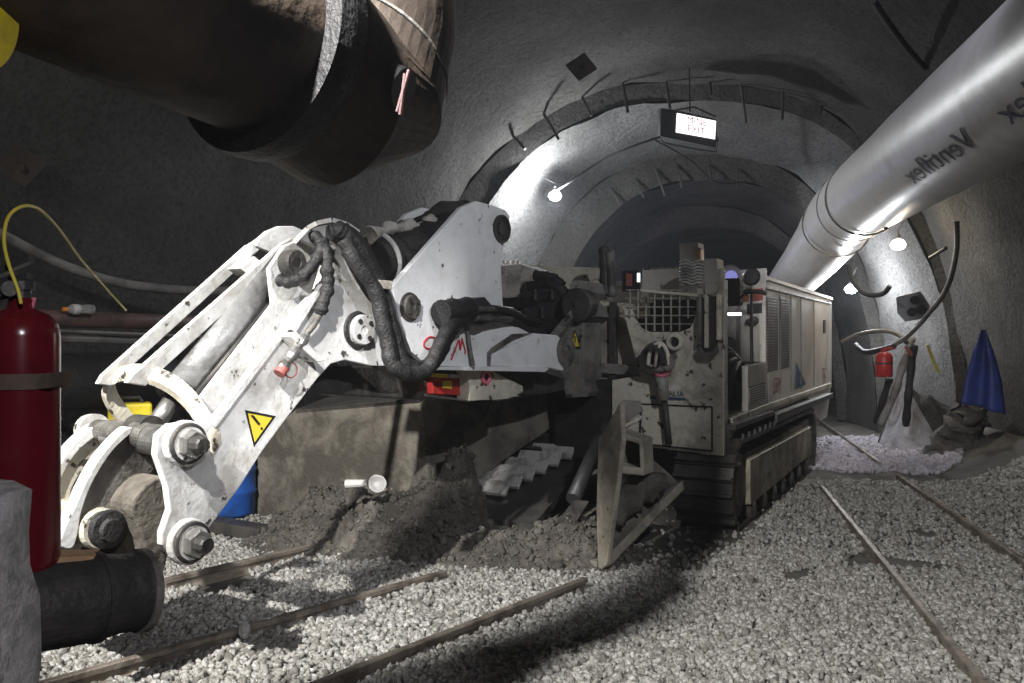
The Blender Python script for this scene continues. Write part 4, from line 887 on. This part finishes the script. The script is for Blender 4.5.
# right wall: board, red extinguisher, tarp, post, sheeting
wb = Pl(P(910,306,10.6), V((-.5,-.85,-.1))); gbz = mk('junction_board', G().prism(wb.poly([(896,297),(920,291),(930,306),(927,318),(905,322),(897,313)]), -wb.n*.05), 'sheet_white', bevel=.01); tag(gbz, 'grey board fixed on the right wall below the lamps', 'board')
for x, y in ((915,300),(912,312),(922,310)): mk('fitting', G().disc(wb.off(-.0).hit(x,y), wb.n, .06, .03, 14), 'dark_grey', gbz)
r0 = P(884,377,10.5); re_ = thing('fire_extinguisher', r0, 'small red fire extinguisher hanging on the right wall post', 'fire extinguisher')
mk('body', G().lathe(r0, UP, [(0,.09),(.02,.105),(.27,.105),(.31,.08),(.33,.04)], 28), 'red_paint', re_, smooth=True); mk('body_band', G().lathe(r0+UP*.17, UP, [(0,.108),(.02,.108)], 28), 'dark_grey', re_)
mk('valve', G().lathe(r0+UP*.33, UP, [(0,.03),(.05,.03)], 12).box(r0+V((.04,0,.37)), V((.08,0,.01)), V((0,.02,0)), UP*.015), 'red_paint', re_)
def postt(pts, r, mat, label, name='wall_post'):
    o = mk(name, G().tube([P(*p) for p in pts], r, 12, smooth=6, rfun=lambda i, t: 1+.12*math.sin(i*1.3)), mat, smooth=True); return tag(o, label, 'post' if name == 'wall_post' else 'hose')
postt([(912,338,10.9),(903,365,10.8),(894,395,10.8),(880,425,11)], .05, 'grey_pipe', 'grey leaning pole behind the small red extinguisher')
postt([(890,378,10.9),(883,400,11),(876,422,11.2)], .045, 'black_rubber', 'dark hose hanging below the small red extinguisher', 'hose')
postt([(914,345,10.7),(911,370,10.7),(908,400,10.7),(906,425,10.9)], .05, 'black_rubber', 'thick dark hose bundle right of the leaning pole', 'hose')
tp = Pl(P(985,370,8.6), V((-.75,-.65,0)))
vs = []; nx, nz = 14, 24; L_ = [(983,330),(976,350),(968,380),(966,403)]; R_2 = [(988,330),(996,352),(1003,380),(1006,414)]
def lerpl(l, t): k = min(int(t*3), 2); f = t*3-k; return (l[k][0]+(l[k+1][0]-l[k][0])*f, l[k][1]+(l[k+1][1]-l[k][1])*f)
for j in range(nz+1):
    a, b = lerpl(L_, j/nz), lerpl(R_2, j/nz)
    for i in range(nx+1):
        t = i/nx; p = tp.hit(a[0]+(b[0]-a[0])*t, a[1]+(b[1]-a[1])*t); vs.append(p+tp.n*(.06+.07*math.sin(t*9+j*.06)*(.3+.7*j/nz)))
m_ = nx+1; fs = [(j*m_+i, j*m_+i+1, (j+1)*m_+i+1, (j+1)*m_+i) for j in range(nz) for i in range(nx)]
tr = mk('tarpaulin', G().add(vs, fs), 'blue_tarp', smooth=True); so = tr.modifiers.new('s', 'SOLIDIFY'); so.thickness = .015; tag(tr, 'blue tarpaulin hanging on the right wall', 'tarpaulin')
# white sheet heap
vs = []; n = 26
c0 = ground(925,452)
for j in range(n+1):
    for i in range(n+1):
        u, v = i/n*2-1, j/n*2-1; r = math.hypot(u, v); x, y = c0.x-.05+u*.48, c0.y+.3+v*.5
        z = .92*max(0, 1-r*1.05)**.9*(1+.25*math.sin(3*math.atan2(v, u)+1))+.05*mnoise.noise(V((x*5, y*5, 0)))-.03; vs.append((x-.12*z, y, z))
fs = [(j*(n+1)+i, j*(n+1)+i+1, (j+1)*(n+1)+i+1, (j+1)*(n+1)+i) for j in range(n) for i in range(n)]
fs = [f for f in fs if max(vs[i][2] for i in f) > .0]
sh = mk('plastic_sheet', G().add(vs, fs), 'sheet_white', smooth=True, base=True); tag(sh, 'pale plastic sheet heaped at the foot of the right wall', 'sheet')
g = G().tube([P(948,470,10.8), P(958,440,10.8), P(968,418,10.6), P(973,405,10.5)], .28, 12, smooth=6, rfun=lambda i, t: 1.2-.6*t); o = mk('sandbag', g, 'soil', smooth=True, jit=.14); tag(o, 'dark muddy sack leaning between the pale sheet and blue tarpaulin', 'sack')

vs = []; n = 26; c0 = P(926,425,12.1)
for j in range(n+1):
    for i in range(n+1):
        u, v = i/n*2-1, j/n*2-1; x, y = c0.x+u*.75, c0.y+v*.5
        z = 1.0*max(0, 1-math.hypot(u*.95, v))**.6*(1+.3*mnoise.noise(V((x*3, y*3, 7))))+.12*mnoise.noise(V((x*6, y*6, 0)))-.12; vs.append((x, y, z))
fs = [(j*(n+1)+i, j*(n+1)+i+1, (j+1)*(n+1)+i+1, (j+1)*(n+1)+i) for j in range(n) for i in range(n)]
fs = [f for f in fs if max(vs[i][2] for i in f) > .0]
o = mk('rubble', G().add(vs, fs), 'hollow_dark', base=True); tag(o, 'dark mound standing in for the dark niche behind the pale sheet', 'rubble', kind='stuff')  # dark mound added in place of a dark hollow at the wall
for pts, mat, lab in (([(927,345,10.6),(933,360,10.6),(938,372,10.6)], 'cord_yellow', 'short yellow stick on the right wall beside the leaning pole'), ([(905,347,10.6),(910,352,10.55),(912,356,10.55)], 'faded_red', 'small red handle beside the top of the leaning pole')):
    o = mk('stick', G().tube([P(*p) for p in pts], .02, 8), mat); tag(o, lab, 'stick')
for a, b, lab in (((930,258),(946,248),'upper short dark bolt sticking out of the right wall'), ((884,216),(886,228),'small pale hook under the ventilation duct')):
    o = mk('wall_bolt', G().tube([P(*a, 10.2), P(*b, 9.9)], .025, 8), 'dark_steel'); tag(o, lab, 'bolt')
# ------------------------------------------------------------------ light and camera
def light(name, kind, loc, energy, col, size=.05, target=None, angle=None, blend=.4):
    l = bpy.data.lights.new(name, kind); l.energy = energy; l.color = col
    if kind in ('POINT', 'SPOT'): l.shadow_soft_size = size
    if kind == 'SPOT' and angle: l.spot_size = math.radians(angle); l.spot_blend = blend
    o = bpy.data.objects.new(name, l); COL.objects.link(o); o.location = loc
    if target is not None: o.rotation_euler = (V(target)-V(loc)).to_track_quat('-Z', 'Y').to_euler()
    return o
cam = V((0, 0, CH))
light('lamp_light_boom', 'POINT', LA+(cam-LA).normalized()*.16, 330, (.92,.96,1), .06)
light('lamp_light_duct', 'POINT', LB+(cam-LB).normalized()*.16, 30, (1,.9,.75), .06)
light('lamp_light_cool', 'POINT', LC+(cam-LC).normalized()*.16, 170, (.9,.94,1), .06)
light('floodlight_left', 'SPOT', (-2.7,1.2,3.8), 2300, (1,.98,.94), .04, (-1.6,4.9,.8), 40, .4)
light('wall_fill_left', 'SPOT', (-3.2,1.6,3.6), 150, (1,.96,.9), .06, (-4.2,7.2,1.9), 84, .8)  # unseen fill added to lift the dim left wall
light('roof_lamp_behind', 'SPOT', (-1.0,.9,3.5), 1450, (1,.98,.95), .05, (1.05,4.8,0), 64, .5)
light('tunnel_lamp_rear', 'POINT', (3.0,15.0,2.8), 16, (.5,.52,1), .1)
light('boom_fill_right', 'SPOT', (2.45,.5,4.6), 600, (.93,.95,1), .06, (-.3,5.4,2.0), 44, .4)  # added fill aimed at the boom face, no such lamp in view
light('fill_behind_camera', 'SPOT', (1.2,-1.6,3.2), 330, (.95,.93,1), .06, (-1.0,1.8,1.0), 36, .6)  # unseen fill put in to brighten the near extinguisher and block
m = bpy.data.materials.new('dust_haze'); m.use_nodes = True; nt = m.node_tree; nt.nodes.remove(nt.nodes['Principled BSDF'])
vsn = nt.nodes.new('ShaderNodeVolumeScatter'); vsn.inputs['Density'].default_value = .003; vsn.inputs['Anisotropy'].default_value = .3; vsn.inputs['Color'].default_value = (.9,.93,1,1)
nt.links.new(vsn.outputs[0], nt.nodes['Material Output'].inputs['Volume']); MATS['dust_haze'] = m
hz = mk('haze', G().box((3, 11.9, 2.9), (9.5, 0, 0), (0, 19.5, 0), (0, 0, 3.2)), 'dust_haze'); hz['kind'] = 'stuff'; hz['label'] = 'thin dusty haze filling the tunnel air'; hz['category'] = 'haze'
light('hood_fill', 'SPOT', (2.2,2.4,3.7), 420, (1,.95,.88), .06, (3.6,9.3,1.6), 22, .5)  # extra unseen spot brightening the side of the engine hood
light('duct_fill', 'SPOT', (1.2,3.6,5.0), 260, (.82,.84,1), .25, (4.1,8.0,3.5), 58, .6)  # added spot that makes the highlight along the duct
w = bpy.data.worlds.new('world'); sc.world = w; w.use_nodes = True
w.node_tree.nodes['Background'].inputs['Color'].default_value = (.5,.55,.7,1); w.node_tree.nodes['Background'].inputs['Strength'].default_value = .0
cd = bpy.data.cameras.new('camera'); co = bpy.data.objects.new('camera', cd); COL.objects.link(co)
co.location = cam; co.rotation_euler = (math.radians(90), 0, 0); cd.lens = F/1024*36; cd.sensor_width = 36; cd.clip_start = .05; cd.clip_end = 200
sc.camera = co
vs_ = sc.view_settings; vs_.view_transform = 'Standard'; vs_.look = 'None'; vs_.gamma = 1; vs_.use_curve_mapping = False; vs_.exposure = 0.0
